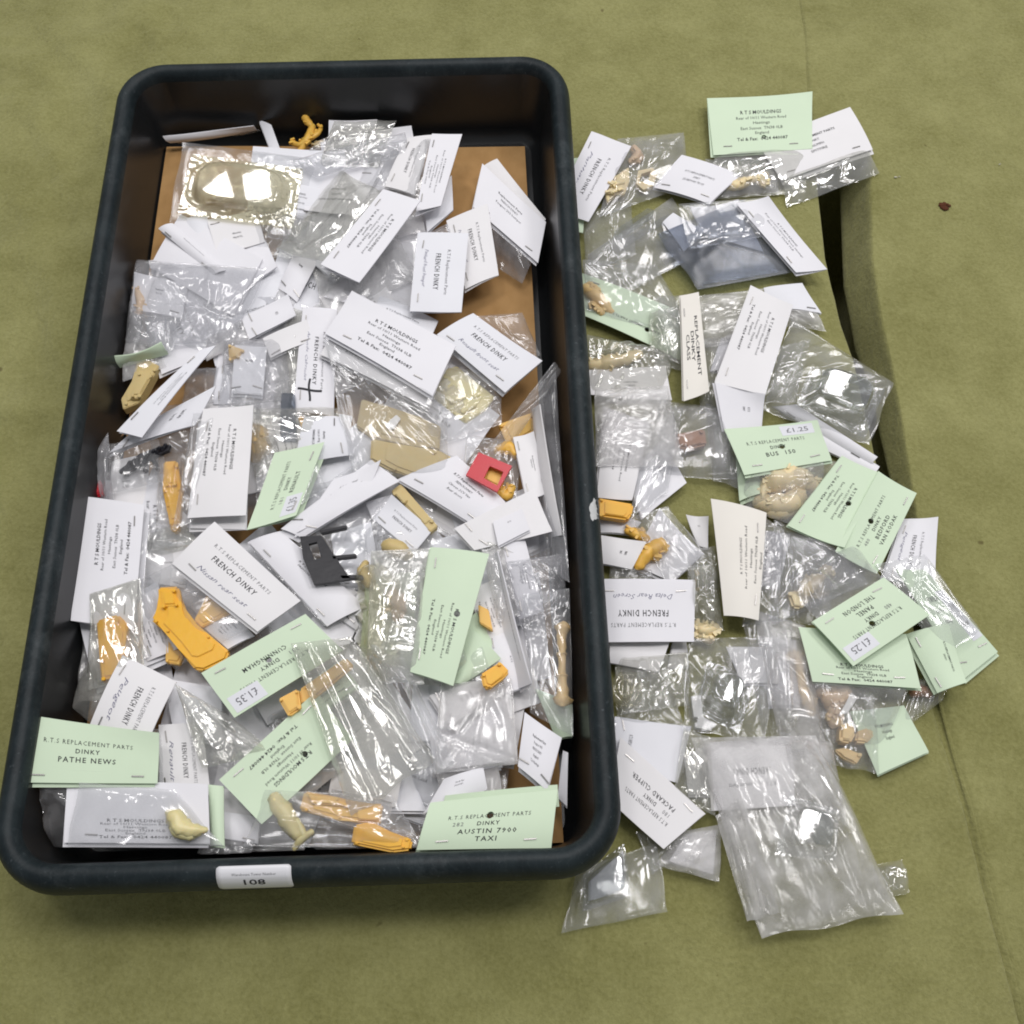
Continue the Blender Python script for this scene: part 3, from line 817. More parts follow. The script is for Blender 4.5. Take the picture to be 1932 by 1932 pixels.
def vacform(quad, z, h, label, mat, inset=.16, flange_rib=.8, ex=5, zs=None, name="clear_moulding", dome=1.0, steep=5.0, cat="moulding"):
    zz = [z] * 4 if zs is None else [z + d for d in zs]
    q = [P(x, y, k) for (x, y), k in zip(quad, zz)]
    A, B, C, D = q; nx, ny = 56, 40; v = []
    for layer in (0, 1):
        for j in range(ny + 1):
            for i in range(nx + 1):
                u, t = i / nx, j / ny
                p = (1 - u) * (1 - t) * A + u * (1 - t) * B + u * t * C + (1 - u) * t * D
                a_ = abs(2 * u - 1) / (1 - inset * .72); b_ = abs(2 * t - 1) / (1 - inset * 1.3)
                rr = (a_ ** ex + b_ ** ex) ** (1 / ex)
                k = min(1, max(0, (1 - rr) * steep)); k = k * k * (3 - 2 * k)
                ht = h * k * (1 - .16 * dome * (a_ * a_ + .15 * b_ * b_) * .5)
                rib = flange_rib * (1 if .0 < rr - 1.0 < .07 else 0) + flange_rib * .3 * noise.noise(Vector((u * 22, t * 16, z)))* (0.03 + .97 * (1 - k))
                v.append(p + np.array([0, 0, ht + rib - layer * .5]))
    W1 = nx + 1; n = W1 * (ny + 1)
    f = [(j * W1 + i, (j + 1) * W1 + i, (j + 1) * W1 + i + 1, j * W1 + i + 1) for j in range(ny) for i in range(nx)]
    f += [tuple(n + k for k in reversed(q_)) for q_ in f]
    O = sum(q) / 4
    return tag(mk(name, v, f, M[mat], None, O, smooth=True), label, cat, "loose plastic mouldings in the bags")
# ================================================================== the heap in the tray
T = "carded packets heaped in the tray"
# --- upper end of the tray
packet('w', [(478, 232), (307, 258), (322, 270), (486, 246)], 27, None, "white card seen edge-on at the tray's far left corner", 1.0, zs=(0, 0, -7, -7), zf=20, film='grey_film')
packet('w', [(536, 302), (512, 236), (488, 226), (516, 300)], 24, None, "narrow upright white card beside the amber figure at the far end", .0, staples=False)
moulding("tan_figure", "amber", "amber moulded figure with spread limbs at the far end of the tray",
         tubes=[[(550, 268, 23, 1.6), (566, 274, 24, 2.2), (580, 262, 25, 2.8), (590, 238, 25, 2.2)], [(558, 294, 21, 1.6), (570, 280, 23, 2.4), (578, 266, 25, 2.8)], [(580, 262, 25, 2.4), (600, 252, 25, 1.5), (606, 238, 25, 1.2)], [(590, 240, 25, 2), (578, 226, 26, 2.6), (572, 214, 26, 2.2)]])
moulding("cream_fragments", "cream", "cluster of small cream castings inside the folded bag at the far end",
         tubes=[[(592, 276, 19, 1.6), (606, 270, 20, 2), (622, 274, 19, 1.6)], [(610, 282, 18, 1.6), (628, 268, 20, 1.8), (640, 262, 19, 1.2)]])
packet('w', [(712, 226), (622, 232), (620, 258), (708, 256)], 27, None, "white card cut off by the tray's far rim", 1.1, far=[(560, 300), (690, 290), 26], film='grey_film')
loose_bag([(545, 303), (765, 250), (772, 288), (600, 335)], 36, "long flat clear bag lying slantwise across the far end of the tray", 4, 'grey_film')
packet('w', [(672, 410), (575, 402), (588, 322), (722, 316)], 30, "fine|Replacement parts for models|Seaford|East Sussex", "white card upside down under crumpled film right of the domed moulding", 1.0, zf=34, film='crisp', crink=1.3)
packet('w', [(816, 256), (783, 368), (726, 352), (768, 260)], 34, "fd|", "white card with faint vertical print left of the tall card stack", 1.1)
packet('w', [(872, 253), (832, 388), (785, 398), (815, 252)], 41, "fine|R T S MOULDINGS|Rear of 10/11 Western Road|Hastings|East Sussex TN38 0LB|England|Tel & Fax 0424", "tall white card with a dense block of vertical print at the far right", 1.2, far=[(735, 420), (760, 270), 26], gap=4)
packet('w', [(852, 330), (856, 402), (806, 438), (800, 394)], 29, None, "pinkish shaded card end behind the tall card stack", .0, staples=False)
packet('w', [(938, 300), (1030, 414), (1020, 428), (912, 312)], 28, None, "white card tucked behind another at the tray's far right wall", .0, staples=False)
packet('w', [(910, 309), (1030, 423), (1015, 497), (893, 390)], 32, "fine|Replacement Parts|FRENCH DINKY|Peugeot 203 bumper", "white card leaning on the right wall near the tray's far end", 1.0, far=[(985, 535), (930, 500), 20], film='grey_film')
packet('w', [(920, 386), (941, 519), (878, 546), (842, 416)], 34, "fd|Panhard front bumper", "white card half covered by its neighbour right of the cardboard gap", .8, film='grey_film')
packet('w', [(884, 441), (871, 594), (773, 587), (788, 439)], 40, "fd|Panhard front bumper", "white square card with bold vertical title on bare cardboard", 1.15, film='film', far=[(655, 560), (668, 445), 27])
packet('w', [(793, 379), (678, 534), (605, 499), (723, 356)], 48, "addr", "long white card lying diagonally across the middle of the far half", 1.1, gap=5, far=[(520, 470), (640, 320), 30], film='crisp')
packet('w', [(640, 545), (690, 560), (700, 585), (610, 560)], 31, None, "white card end poking out below the long diagonal card", 0, staples=False)
# --- domed tray moulding and the papers round it
vacform([(362, 290), (571, 318), (553, 430), (334, 402)], 34, 9, "yellowed clear moulding with a rounded dome and ribbed flange", 'yel_clear', inset=.19, ex=3.4, name="domed_moulding", dome=3.2)
loose_bag([(345, 268), (600, 300), (575, 445), (318, 420)], 31, "clear bag wrapped round the yellowed domed moulding", 1.5, 'film', zs=(0, 0, -2, -2), crink=.8)
packet('w', [(325, 420), (428, 512), (402, 518), (299, 432)], 33, "fine|Replacement Parts", "narrow white strip of card running down from the domed moulding", 0, gap=3)
packet('w', [(392, 408), (398, 456), (355, 458), (352, 412)], 30, None, "small white card end under the front edge of the domed moulding", 0, staples=False)
packet('w', [(500, 456), (410, 480), (390, 414), (482, 396)], 31, "fine|Tel & Fax|Hastings", "white card upside down beneath the domed moulding's near edge", 0)
packet('w', [(500, 452), (524, 508), (457, 541), (413, 494)], 29, None, "blank white card corner pointing down below the domed moulding", 0, staples=False)
packet('w', [(470, 505), (540, 520), (545, 565), (470, 560)], 25, None, "white card in shadow right of the big clear bag", 0.6, film='grey_film')
packet('w', [(560, 470), (600, 500), (560, 570), (525, 545)], 27, "fine|Hastings", "slanting white slip beside the foot of the long diagonal card", .6, film='milk_film')
packet('w', [(410, 478), (440, 560), (300, 560), (280, 492)], 26, None, "blank white card inside the top of the big clear bag at the left wall", 0, staples=False)
packet('w', [(545, 560), (560, 600), (470, 640), (455, 600)], 33, "fine|R.T.S", "rolled white card end right of the big clear bag", .9, film='milk_film')
packet('w', [(700, 420), (775, 440), (770, 560), (690, 540)], 21, "fine|Hastings|England", "greyish card seen through film between diagonal and square cards", 0.7, film='grey_film')
packet('w', [(600, 400), (690, 420), (600, 500), (520, 470)], 20, None, "card buried under crumpled film left of the long diagonal card", 0.7, film='crisp')
loose_bag([(250, 490), (505, 506), (440, 642), (230, 666)], 34, "big clear bag crumpled against the tray's left wall", 8, 'grey_film', zs=(-2, 2, 0, -4), crink=1.5, n=(60, 50))
moulding("brown_fragment", "pink", "small brownish casting inside the big clear bag by the left wall", tubes=[[(258, 545, 30, 2.2), (266, 570, 31, 3), (262, 590, 30, 2)]])
# --- left wall, upper middle
packet('g', [(215, 678), (306, 652), (316, 662), (217, 691)], 37, None, "thin pale green card standing on edge by the left wall", 0, zs=(0, 1, -7, -8), staples=False)
moulding("beige_bracket", "beige", "beige folded moulding half hidden behind the slanting card at the left wall", prisms=[([(262, 668), (300, 690), (262, 760), (232, 772), (228, 752), (250, 720)], 22, 7), ([(262, 700), (288, 706), (262, 752), (245, 752)], 29, 2.5)])
packet('w', [(407, 651), (268, 826), (220, 813), (380, 660)], 46, "fine|Replacement Parts|FRENCH DINKY|Simca rear bumper", "long narrow white card slanting up from the left wall", 0.8, gap=3.5, zf=26, film='grey_film')
packet('w', [(410, 732), (368, 802), (206, 854), (262, 806)], 36, "fine|Simca Cargo|Rear axle", "white card with faint purplish handwriting below the long slanting card", .0, gap=4)
packet('w', [(486, 684), (470, 762), (402, 762), (414, 690)], 29, "fine|R.T.S|FRENCH", "greyish card under film in the middle left of the heap", .9, film='grey_film')
moulding("tan_chip", "tan", "tan wedge-shaped casting poking out above the greyish card", prisms=[([(430, 648), (462, 660), (450, 674), (432, 680)], 31, 4)])
loose_bag([(425, 640), (540, 640), (555, 790), (412, 770)], 31, "crumpled clear bag in the middle left of the heap", 7, 'grey_film', crink=1.5)
packet('w', [(540, 690), (530, 780), (485, 780), (487, 690)], 24, None, "plain whitish card under the crumpled bag left of the pen cross", 0.5)
packet('w', [(636, 584), (630, 786), (553, 776), (572, 580)], 32, "fd|Aronde Cabriolet", "white card with a hand-drawn black cross left of the big address card", .6, plus=(.80, .62, .20), film='crisp')
moulding("dark_rod", "smoke", "smoky clear strip standing upright beside the pen-marked card", prisms=[([(530, 740), (556, 742), (560, 830), (528, 828)], 33, 4)])
# --- big address card with the beige moulding
packet('w', [(655, 592), (846, 690), (806, 770), (604, 668)], 39, "fine| | | | |R.T.S Replacement Parts FRENCH DINKY", "white card hidden under the large address card, one printed line showing", 0, staples=False)
packet('w', [(665, 554), (860, 652), (816, 748), (613, 629)], 45, "addr", "large white address card in the middle of the heap", 0, gap=1.5, bend=(1.5, .6))
loose_bag([(612, 640), (840, 745), (850, 905), (665, 900)], 42, "clear bag under the large address card holding the beige moulding", 10, 'film', zs=(0, 0, -6, -6), crink=1.0, n=(60, 50))
moulding("beige_box", "beige", "large beige box-shaped moulding in a bag under the large address card",
         prisms=[([(682, 752), (730, 766), (790, 786), (831, 803), (828, 848), (780, 842), (704, 826), (672, 804)], 26, 8, dict(bevel=.8)),
                 ([(700, 826), (780, 842), (829, 848), (853, 862), (842, 890), (830, 913), (790, 904), (735, 886), (698, 866)], 24, 13, dict(bevel=1.2)),
                 ([(728, 764), (733, 766), (716, 826), (711, 824)], 33, 2, dict(bevel=.3)), ([(790, 785), (795, 787), (786, 842), (781, 841)], 33, 2, dict(bevel=.3))])
moulding("white_chip", "whitep", "small white chip lying on the beige box moulding", prisms=[([(748, 782), (756, 790), (742, 810), (728, 806), (734, 794)], 36.2, .8, dict(bevel=.2))])
moulding("pale_sheet", "pale", "pale yellow moulded sheet with small parts beside the large address card",
         prisms=[([(826, 700), (862, 690), (934, 748), (916, 772), (878, 798), (812, 746)], 27, 3, dict(bevel=.6)), ([(846, 752), (876, 742), (880, 749), (850, 760)], 30, 2.5), ([(868, 772), (896, 758), (900, 764), (872, 780)], 30, 2.5), ([(838, 730), (852, 720), (856, 726), (842, 736)], 30, 2), ([(890, 744), (902, 738), (906, 746), (894, 752)], 30, 2)])
loose_bag([(800, 690), (950, 700), (945, 800), (800, 850)], 31, "clear bag round the pale yellow moulded sheet", 6, 'film', crink=1.2)
packet('w', [(893, 590), (1023, 686), (953, 740), (824, 632)], 40, "fdp|Renault front seat", "white card with bold title by the right wall above the pale yellow sheet", 0, gap=4)
loose_bag([(900, 596), (985, 590), (1020, 670), (975, 690)], 31, "clear bag wedged along the right wall behind the bold titled card", 5, 'film')
loose_bag([(895, 878), (1046, 682), (1060, 700), (940, 880)], 44, "clear bag stretched edge-up towards the right rim", 4, 'film', zs=(-8, 10, 4, -14))
moulding("amber_sheet", "amber", "amber sheet moulding standing against the right wall", prisms=[([(940, 800), (1012, 775), (1014, 812), (960, 846)], 24, 5)])
# --- left middle: black sprue, orange stick, tall cards
packet('w', [(212, 872), (285, 860), (272, 955), (205, 960)], 28, "fine|Rear of 10/11 Western|Hastings|East Sussex|England", "white card with vertical print under the black sprue", 0, staples=False)
packet('w', [(300, 866), (318, 1010), (262, 1060), (262, 930)], 26, None, "blank white card left of the long orange stick", .0, staples=False)
moulding("black_sprue", "black", "black toothed sprue lying below the slanting cards at the left",
         prisms=[([(228, 884), (262, 856), (300, 842), (322, 838), (318, 850), (268, 872), (236, 894)], 35, 3, dict(bevel=.3))], tubes=[[(240 + 11 * k, 884 - 5.6 * k, 38, 1.1), (246 + 11 * k, 872 - 5.4 * k, 39, 1.3)] for k in range(7)] + [[(268, 876, 37, 1.2), (276, 890, 36, 1.2)], [(288, 866, 37, 1.2), (298, 886, 36, 1.2)], [(230, 890, 37, 1.8), (240, 884, 37, 2)]], smooth=False)
loose_bag([(196, 838), (300, 828), (318, 905), (198, 935)], 35, "clear bag holding the black sprue by the left wall", 6, 'film')
moulding("red_fragment", "red", "red moulding inside a bag against the left wall", prisms=[([(172, 888), (190, 906), (194, 934), (172, 938)], 29, 5, dict(bevel=1))])
loose_bag([(180, 850), (204, 815), (214, 945), (152, 942)], 34, "grey film bag with a pinched peak against the left wall", 6, 'grey_film', zs=(0, 9, 0, -4))
moulding("orange_stick", "orange", "long orange stick moulding between the left-hand tall cards",
         prisms=[([(308, 870), (334, 868), (338, 920), (344, 926), (336, 1000), (322, 1002), (314, 960), (306, 924)], 30, 6, dict(bevel=1.0)), ([(312, 876), (328, 875), (332, 918), (314, 918)], 36, 1.6)])
loose_bag([(300, 858), (352, 856), (362, 1010), (290, 1040)], 31, "long clear bag sleeve round the orange stick", 8, 'film', crink=1.2)
packet('w', [(480, 768), (465, 974), (353, 977), (384, 772)], 46, "addr_l", "tall white address card left of the folded green card", .0, gap=3, bend=(1.2, .8))
packet('w', [(472, 800), (466, 1000), (358, 996), (375, 800)], 39, None, "second white card peeping out under the tall address card", .0, staples=False)
loose_bag([(365, 780), (420, 775), (360, 985), (325, 1000)], 44, "clear film folded over the left edge of the tall address card", 4, 'film')
packet('w', [(135, 1172), (154, 936), (273, 953), (252, 1188)], 41, "addr_r", "tall white address card against the tray's left wall", 0.5, gap=4, zf=28)
loose_bag([(270, 1010), (345, 985), (390, 1035), (280, 1052)], 32, "crumpled brownish film below the orange stick", 5, 'crisp')
packet('w', [(275, 1052), (360, 1040), (350, 1110), (262, 1100)], 30, "fine|Replacement Parts", "white card end with a line of bold print below the orange stick", .6)
# --- middle: green folded, curled, large white
moulding("tan_ball", "tan", "rounded tan casting right of the tall address card", tubes=[[(482, 815, 28, 6), (488, 840, 29, 7), (484, 862, 28, 5)]])
moulding("tan_fold", "amber", "brown and tan folded casting above the folded green card", prisms=[([(562, 786), (626, 784), (632, 800), (600, 812), (568, 806)], 29, 5), ([(575, 800), (596, 800), (588, 830), (578, 826)], 29, 4)])
loose_bag([(470, 770), (640, 770), (640, 840), (480, 900)], 31, "crumpled clear bag over tan castings in the middle of the heap", 9, 'crisp', crink=1.4)
packet('g', [(466, 1001), (518, 854), (612, 834), (559, 972)], 44, "dk|181|RENAULT", "folded pale green card right of the tall address card", 0.9, sticker=(.05, .32, .62, .95, "£1.35"), gap=5, far=[(640, 1000), (690, 860), 30])
packet('w', [(556, 880), (575, 790), (640, 786), (664, 858)], 37, "fine|R T S MOULDINGS|Rear of 10/11|Hastings", "curled white card between the folded green card and the beige box", .0, bend=(3, 2))
packet('w', [(702, 872), (754, 908), (570, 1015), (530, 998)], 39, None, "large blank white card edge above the black window moulding", .0, gap=2)
packet('w', [(630, 905), (720, 872), (690, 935), (560, 1005)], 41, "fine|R T S MOULDINGS|Rear of 10/11 Western Road|Hastings|England", "white card with slanting print beside the beige box", 0, staples=False)
packet('w', [(690, 950), (764, 930), (792, 985), (716, 1012)], 30, "fdp|", "white card under film below the beige box", .7, film='crisp')
moulding("beige_stick", "beige", "beige ribbed stick moulding between the two slanting white cards", prisms=[([(738, 926), (756, 912), (826, 992), (812, 1004)], 30, 5), ([(744, 930), (752, 922), (770, 944), (762, 950)], 35, 2)])
packet('w', [(862, 860), (954, 948), (902, 996), (752, 906)], 37, "fine|R.T.S Replacement Parts|FRENCH DINKY|Citroen 2CV Van|Rear doors", "white card with several bold lines left of the red window panel", 0.0, bend=(1.5, 2.2))
moulding("red_moulding", "red", "red flat panel with a square window near the right wall", prisms=[([(903, 853), (966, 879), (938, 928), (879, 896)], 43, 2.0, dict(holes=[[(924, 879), (950, 890), (938, 916), (913, 902)]]))])
moulding("amber_cluster", "amber", "amber crumpled casting behind the red window panel", prisms=[([(918, 876), (956, 886), (946, 924), (910, 906)], 35, 5)], tubes=[[(940, 850, 35, 3), (960, 842, 36, 3.5), (972, 858, 35, 3)], [(940, 925, 36, 3), (955, 935, 36, 3.4), (966, 920, 36, 2.5)]])
loose_bag([(880, 820), (985, 835), (975, 955), (870, 910)], 35, "clear bag under the red window panel", 3, 'film', crink=.8)
packet('w', [(1008, 922), (1042, 1006), (895, 1038), (857, 997)], 40, None, "white card end slanting down from the red panel to the right wall", .5, film='crisp', far=[(1035, 1075), (935, 1085), 30])
packet('w', [(930, 985), (985, 960), (1000, 1000), (940, 1030)], 42, "fine|R.T.S", "small printed slip lying on the slanting white card end", 0, staples=False)
# --- black window moulding and neighbours
packet('w', [(530, 1003), (692, 1146), (617, 1182), (470, 1024)], 38, "fine|R T S MOULDINGS|FRENCH DINKY", "long white card curving under the black window moulding", .5, bend=(1, 2))
moulding("black_window_frame", "black", "black window frame moulding with three bars",
         prisms=[([(566, 1012), (606, 1010), (642, 1064), (662, 1092), (592, 1102), (572, 1054)], 43, 3, dict(holes=[[(582, 1026), (598, 1022), (606, 1052), (592, 1056)]])), ([(602, 1000), (654, 990), (655, 997), (606, 1007)], 43, 3), ([(624, 1048), (672, 1044), (673, 1051), (628, 1056)], 43, 3), ([(640, 1084), (684, 1084), (686, 1092), (644, 1093)], 43, 3)])
loose_bag([(545, 985), (690, 975), (695, 1110), (585, 1120)], 44, "clear bag over the black window frame", 1.5, 'film', zs=(-9,-9,-9,-9), crink=.5)
packet('w', [(625, 1010), (700, 985), (720, 1110), (640, 1115)], 33, None, "blank white card showing through the black window frame", .7, film='grey_film')
packet('w', [(405, 984), (569, 1136), (486, 1192), (324, 1063)], 48, "fdp|Nissan rear seat", "white card with bold title and pencil note at the heap's left centre", .9, film='film', far=[(330, 1260), (230, 1110), 34], bend=(.8, 1.2))
packet('w', [(430, 1140), (480, 1200), (430, 1225), (380, 1180)], 39, "fine|R T S MOULDINGS|Rear of|Hastings|East Sussex|England", "grey printed card corner below the pencil-noted card", 0, staples=False)
packet('w', [(590, 1165), (690, 1140), (660, 1215), (560, 1230)], 34, None, "blank white card above the sticker-priced green card", .7, film='crisp')
# --- orange mouldings at the left
packet('w', [(150, 1175), (300, 1100), (330, 1235), (180, 1300)], 33, "fine|Hastings|R.T.S|FRENCH DINKY", "white printed card under the orange blocks at the left", 0, staples=False)
moulding("orange_block", "orange", "broad orange block moulding nearest the tray's left wall",
         prisms=[([(181, 1170), (222, 1158), (240, 1176), (234, 1200), (236, 1238), (226, 1284), (190, 1288)], 38, 7, dict(bevel=1.2)), ([(188, 1240), (232, 1236), (224, 1280), (192, 1284)], 45, .8)])
moulding("orange_bracket", "orange", "orange angled bracket moulding left of the sticker-priced green card",
         prisms=[([(297, 1107), (336, 1105), (342, 1146), (372, 1178), (402, 1204), (432, 1228), (426, 1244), (384, 1264), (366, 1262), (340, 1222), (308, 1190), (284, 1168), (300, 1148)], 39, 7, dict(bevel=1.2)), ([(302, 1112), (330, 1110), (336, 1144), (306, 1146)], 46, 1)])
moulding("amber_fan", "amber", "amber fan-shaped moulding seen through film beside the orange bracket", prisms=[([(390, 1122), (434, 1156), (380, 1184), (366, 1170)], 39, 3)])
moulding("amber_slab", "amber", "darker amber slab under the orange bracket", prisms=[([(312, 1196), (346, 1238), (338, 1254), (312, 1250)], 33, 4)])
loose_bag([(170, 1120), (265, 1090), (275, 1290), (165, 1300)], 43, "glossy clear bag round the broad orange block", 6, 'crisp', crink=1.2)
packet('w', [(333, 1286), (270, 1425), (165, 1378), (232, 1236)], 47, "fdp|Peugeot", "white card with bold title tucked under the lower left green card", .7, far=[(130, 1330), (180, 1210), 30], film='crisp')
packet('w', [(380, 1362), (398, 1500), (300, 1505), (300, 1368)], 40, "fdp|Renault", "white card with vertical bold title between two green cards", .6, film='film')
loose_bag([(330, 1290), (440, 1355), (520, 1420), (380, 1450)], 46, "crumpled shiny film below the sticker-priced green card", 6, 'crisp', crink=1.6)
packet('w', [(310, 1280), (420, 1300), (420, 1400), (330, 1390)], 34, None, "plain card under shiny film in the lower left of the heap", 0, staples=False)
packet('w', [(395, 1480), (470, 1500), (480, 1570), (400, 1580)], 34, None, "white card corner behind the green-edged bag at the front", 0.3)
# --- green cards, lower half
packet('g', [(648, 1228), (442, 1354), (380, 1270), (576, 1158)], 53, "dk|231|CUNNINGHAM", "pale green card with a white price sticker, left of the long clear bag", 0, hole=(.50, .58), sticker=(.68, .96, .04, .36, "£1.35"), gap=4)
moulding("amber_rail", "amber", "amber rail moulding under the long clear bag", prisms=[([(524, 1318), (562, 1298), (568, 1336), (544, 1352)], 47, 5, dict(bevel=1)), ([(564, 1300), (652, 1240), (668, 1256), (590, 1320), (568, 1330)], 45, 4, dict(bevel=1))])
packet('g', [(666, 1394), (496, 1557), (413, 1471), (592, 1308)], 49, "addr", "pale green address card lying diagonally in front of the sticker-priced one", 0, hole=(.38, .36), gap=2)
packet('g', [(923, 1045), (855, 1294), (774, 1268), (812, 1032)], 52, "addr_r", "long pale green card with a punched hole at the heap's right", .0, hole=(.50, .28), bend=(1.2, 1.5))
loose_bag([(700, 1040), (812, 1034), (800, 1290), (690, 1290)], 47, "very shiny crumpled bag left of the long pale green card", 9, 'sparkle', crink=2.0, n=(64, 70))
packet('g', [(690, 1090), (790, 1080), (775, 1260), (680, 1230)], 37, None, "green card buried under the very shiny crumpled bag", 0, staples=False)
moulding("tan_casting", "pink", "brownish casting inside the very shiny crumpled bag", tubes=[[(742, 1120, 46, 3), (752, 1145, 47, 4), (748, 1165, 46, 3)]])
moulding("clear_canopy", "yel_clear", "pale yellow clear canopy beside the very shiny crumpled bag", tubes=[[(700, 1090, 44, 9), (720, 1130, 46, 12), (716, 1200, 46, 12), (728, 1260, 44, 9)]])
moulding("beige_scroll", "beige", "beige curved casting right of the black window frame", tubes=[[(690, 1062, 40, 2), (684, 1080, 41, 3), (700, 1100, 41, 3)], [(730, 1030, 41, 4), (752, 1036, 42, 5), (770, 1050, 41, 3)]])
packet('g', [(886, 1180), (945, 1245), (872, 1292), (856, 1290)], 42, None, "green card corner behind the long pale green card", .0, staples=False)
moulding("orange_chip", "orange", "small bright orange block near the strip of card at the right", prisms=[([(906, 1272), (944, 1248), (961, 1266), (952, 1278), (922, 1300), (912, 1296)], 48, 5, dict(bevel=.9))])
moulding("amber_sliver", "amber", "amber sliver under film right of the long pale green card", prisms=[([(902, 1140), (922, 1150), (930, 1190), (905, 1175)], 40, 4)])
packet('w', [(940, 1040), (1002, 1290), (976, 1300), (921, 1050)], 48, "fine|Replacement Parts FRENCH DINKY Peugeot", "narrow white strip of card standing on edge along the right side", 0, zs=(0, 0, -10, -10), staples=False)
packet('w', [(906, 1284), (926, 1312), (850, 1372), (810, 1312)], 40, "fine|Replacement Parts|FRENCH DINKY|Citroen", "white card with slanting print under the small orange block", 0)
packet('w', [(962, 1308), (972, 1436), (838, 1452), (862, 1388)], 39, "fine|R T S MOULDINGS|Rear of 10/11 Western|Hastings|East Sussex|England", "grey-looking printed card inside film at the right", .0, staples=False)
loose_bag([(830, 1290), (965, 1280), (978, 1440), (820, 1460)], 43, "clear bag over the grey-looking printed card", 5, 'milk_film', crink=1.1)
packet('w', [(990, 1346), (1060, 1395), (1032, 1492), (977, 1446)], 45, "fine|Replacement Parts|Peugeot 403|FRENCH DINKY|England|Tel Hastings", "white card with small slanting lines by the near right wall", .0, gap=4)
packet('w', [(1062, 1416), (1072, 1420), (1070, 1522), (1052, 1505)], 36, None, "thin white card edge against the near right wall", 0, zs=(0, 0, -6, -6), staples=False)
moulding("tan_candlestick", "tan", "slender tan turned column moulding along the right wall",
         tubes=[[(1062, 1184, 44, 4.2), (1060, 1200, 44, 2.4), (1060, 1228, 44, 2.0), (1059, 1234, 44, 2.8), (1060, 1240, 44, 2.0), (1060, 1268, 44, 1.9), (1060, 1274, 44, 2.8), (1060, 1280, 44, 2.2), (1061, 1308, 44, 3.0), (1061, 1320, 44, 4.4)]])
packet('g', [(1010, 1300), (1080, 1330), (1080, 1390), (1050, 1395)], 31, None, "green card end under the bag by the near right wall", 0, staples=False)
loose_bag([(985, 1120), (1075, 1110), (1082, 1390), (1000, 1345)], 43, "long clear bag along the right wall round the tan column", 7, 'film', crink=1.2)
loose_bag([(955, 1060), (1062, 1045), (1070, 1140), (985, 1190)], 40, "crumpled clear bag against the right wall above the tan column", 8, 'grey_film', crink=1.6)
packet('w', [(1026, 764), (1062, 1010), (1040, 1014), (1004, 772)], 42, None, "white card standing on edge along the right wall", .0, zs=(6, 4, -9, -6), staples=False)
loose_bag([(1000, 770), (1048, 700), (1075, 1100), (1020, 1060)], 38, "tall film bag standing along the right wall", 5, 'grey_film', zs=(-6, 6, 6, -8))
loose_bag([(548, 1214), (662, 1202), (822, 1432), (664, 1545)], 56, "long clear bag lying diagonally over the lower green cards", 7, 'yel_clear' if False else 'crisp', zs=(2, 3, -8, -6), crink=1.25, n=(76, 60), straight=True)
loose_bag([(660, 1215), (760, 1240), (860, 1440), (790, 1470)], 49, "second clear sleeve beside the long diagonal bag", 7, 'film', crink=1.2, n=(60, 50), straight=True)
packet('w', [(640, 1440), (760, 1420), (800, 1530), (670, 1530)], 33, None, "pale card under the crumpled tip of the long diagonal bag", .0, staples=False)
packet('w', [(838, 1470), (912, 1448), (920, 1490), (800, 1535)], 41, "fine|Tel & Fax|Hastings", "rolled white slip above the near right green card", .0, bend=(3, 1), staples=False)
packet('w', [(780, 1290), (850, 1300), (850, 1400), (770, 1400)], 31, None, "white card showing through film in the lower right of the heap", 0, staples=False)
# --- front edge
packet('g', [(40, 1347), (303, 1385), (297, 1478), (26, 1476)], 55, "dk||PATHE NEWS", "pale green card with three typed lines in the near left corner", .95, far=[(250, 1600), (40, 1596), 30], film='film', crink=1.5, bend=(-.6, .4), gap=1.4, sticker=None)
packet('w', [(127, 1470), (393, 1480), (396, 1592), (121, 1590)], 52, "addr_lo", "white address card in film at the tray's near left", .0, bend=(.6, .4))
packet('g', [(396, 1482), (423, 1484), (424, 1596), (398, 1594)], 47, None, "narrow green card edge beside the near left address card", 0, staples=False)
moulding("pale_fish", "pale", "pale yellow fish-like casting on the near left address card",
         tubes=[[(318, 1534, 56, 2), (332, 1546, 57, 4.2), (346, 1560, 57, 4.6), (366, 1566, 57, 3.2), (388, 1566, 56, 1.4)], [(326, 1546, 56, 2), (334, 1566, 56, 3), (352, 1576, 56, 2.6), (376, 1572, 56, 1.5)]])
loose_bag([(150, 1476), (330, 1490), (420, 1596), (125, 1598)], 56, "clear bag lying over the near left address card", 3.5, 'film', zs=(0, 0, -3, -3), crink=.7)
moulding("pale_lever", "pale", "pale yellow lever moulding at the front of the tray",
         tubes=[[(518, 1506, 50, 3.4), (532, 1528, 50, 4.6), (548, 1556, 49, 4.2), (560, 1576, 48, 2.6)], [(588, 1570, 49, 1.6), (566, 1586, 48, 1.8), (556, 1600, 47, 1.6)], [(560, 1548, 49, 1.6), (574, 1578, 48, 1.8)]])
moulding("amber_crust", "amber", "rough amber slab behind the orange block at the front", prisms=[([(574, 1492), (620, 1500), (664, 1514), (722, 1516), (716, 1556), (640, 1548), (564, 1528)], 42, 6, dict(bevel=1)), ([(580, 1496), (640, 1506), (660, 1522), (590, 1516)], 48, 2.5), ([(672, 1526), (718, 1524), (712, 1548), (676, 1546)], 48, 2)])
moulding("orange_slab", "orange", "bright orange slab moulding at the front of the tray", prisms=[([(668, 1556), (700, 1550), (740, 1570), (779, 1584), (774, 1604), (740, 1608), (662, 1592)], 46, 7, dict(bevel=1.1))])
loose_bag([(500, 1490), (740, 1500), (800, 1600), (460, 1598)], 49, "clear bag across the orange and yellow mouldings at the front", 7, 'film', crink=1.5, n=(64, 44))
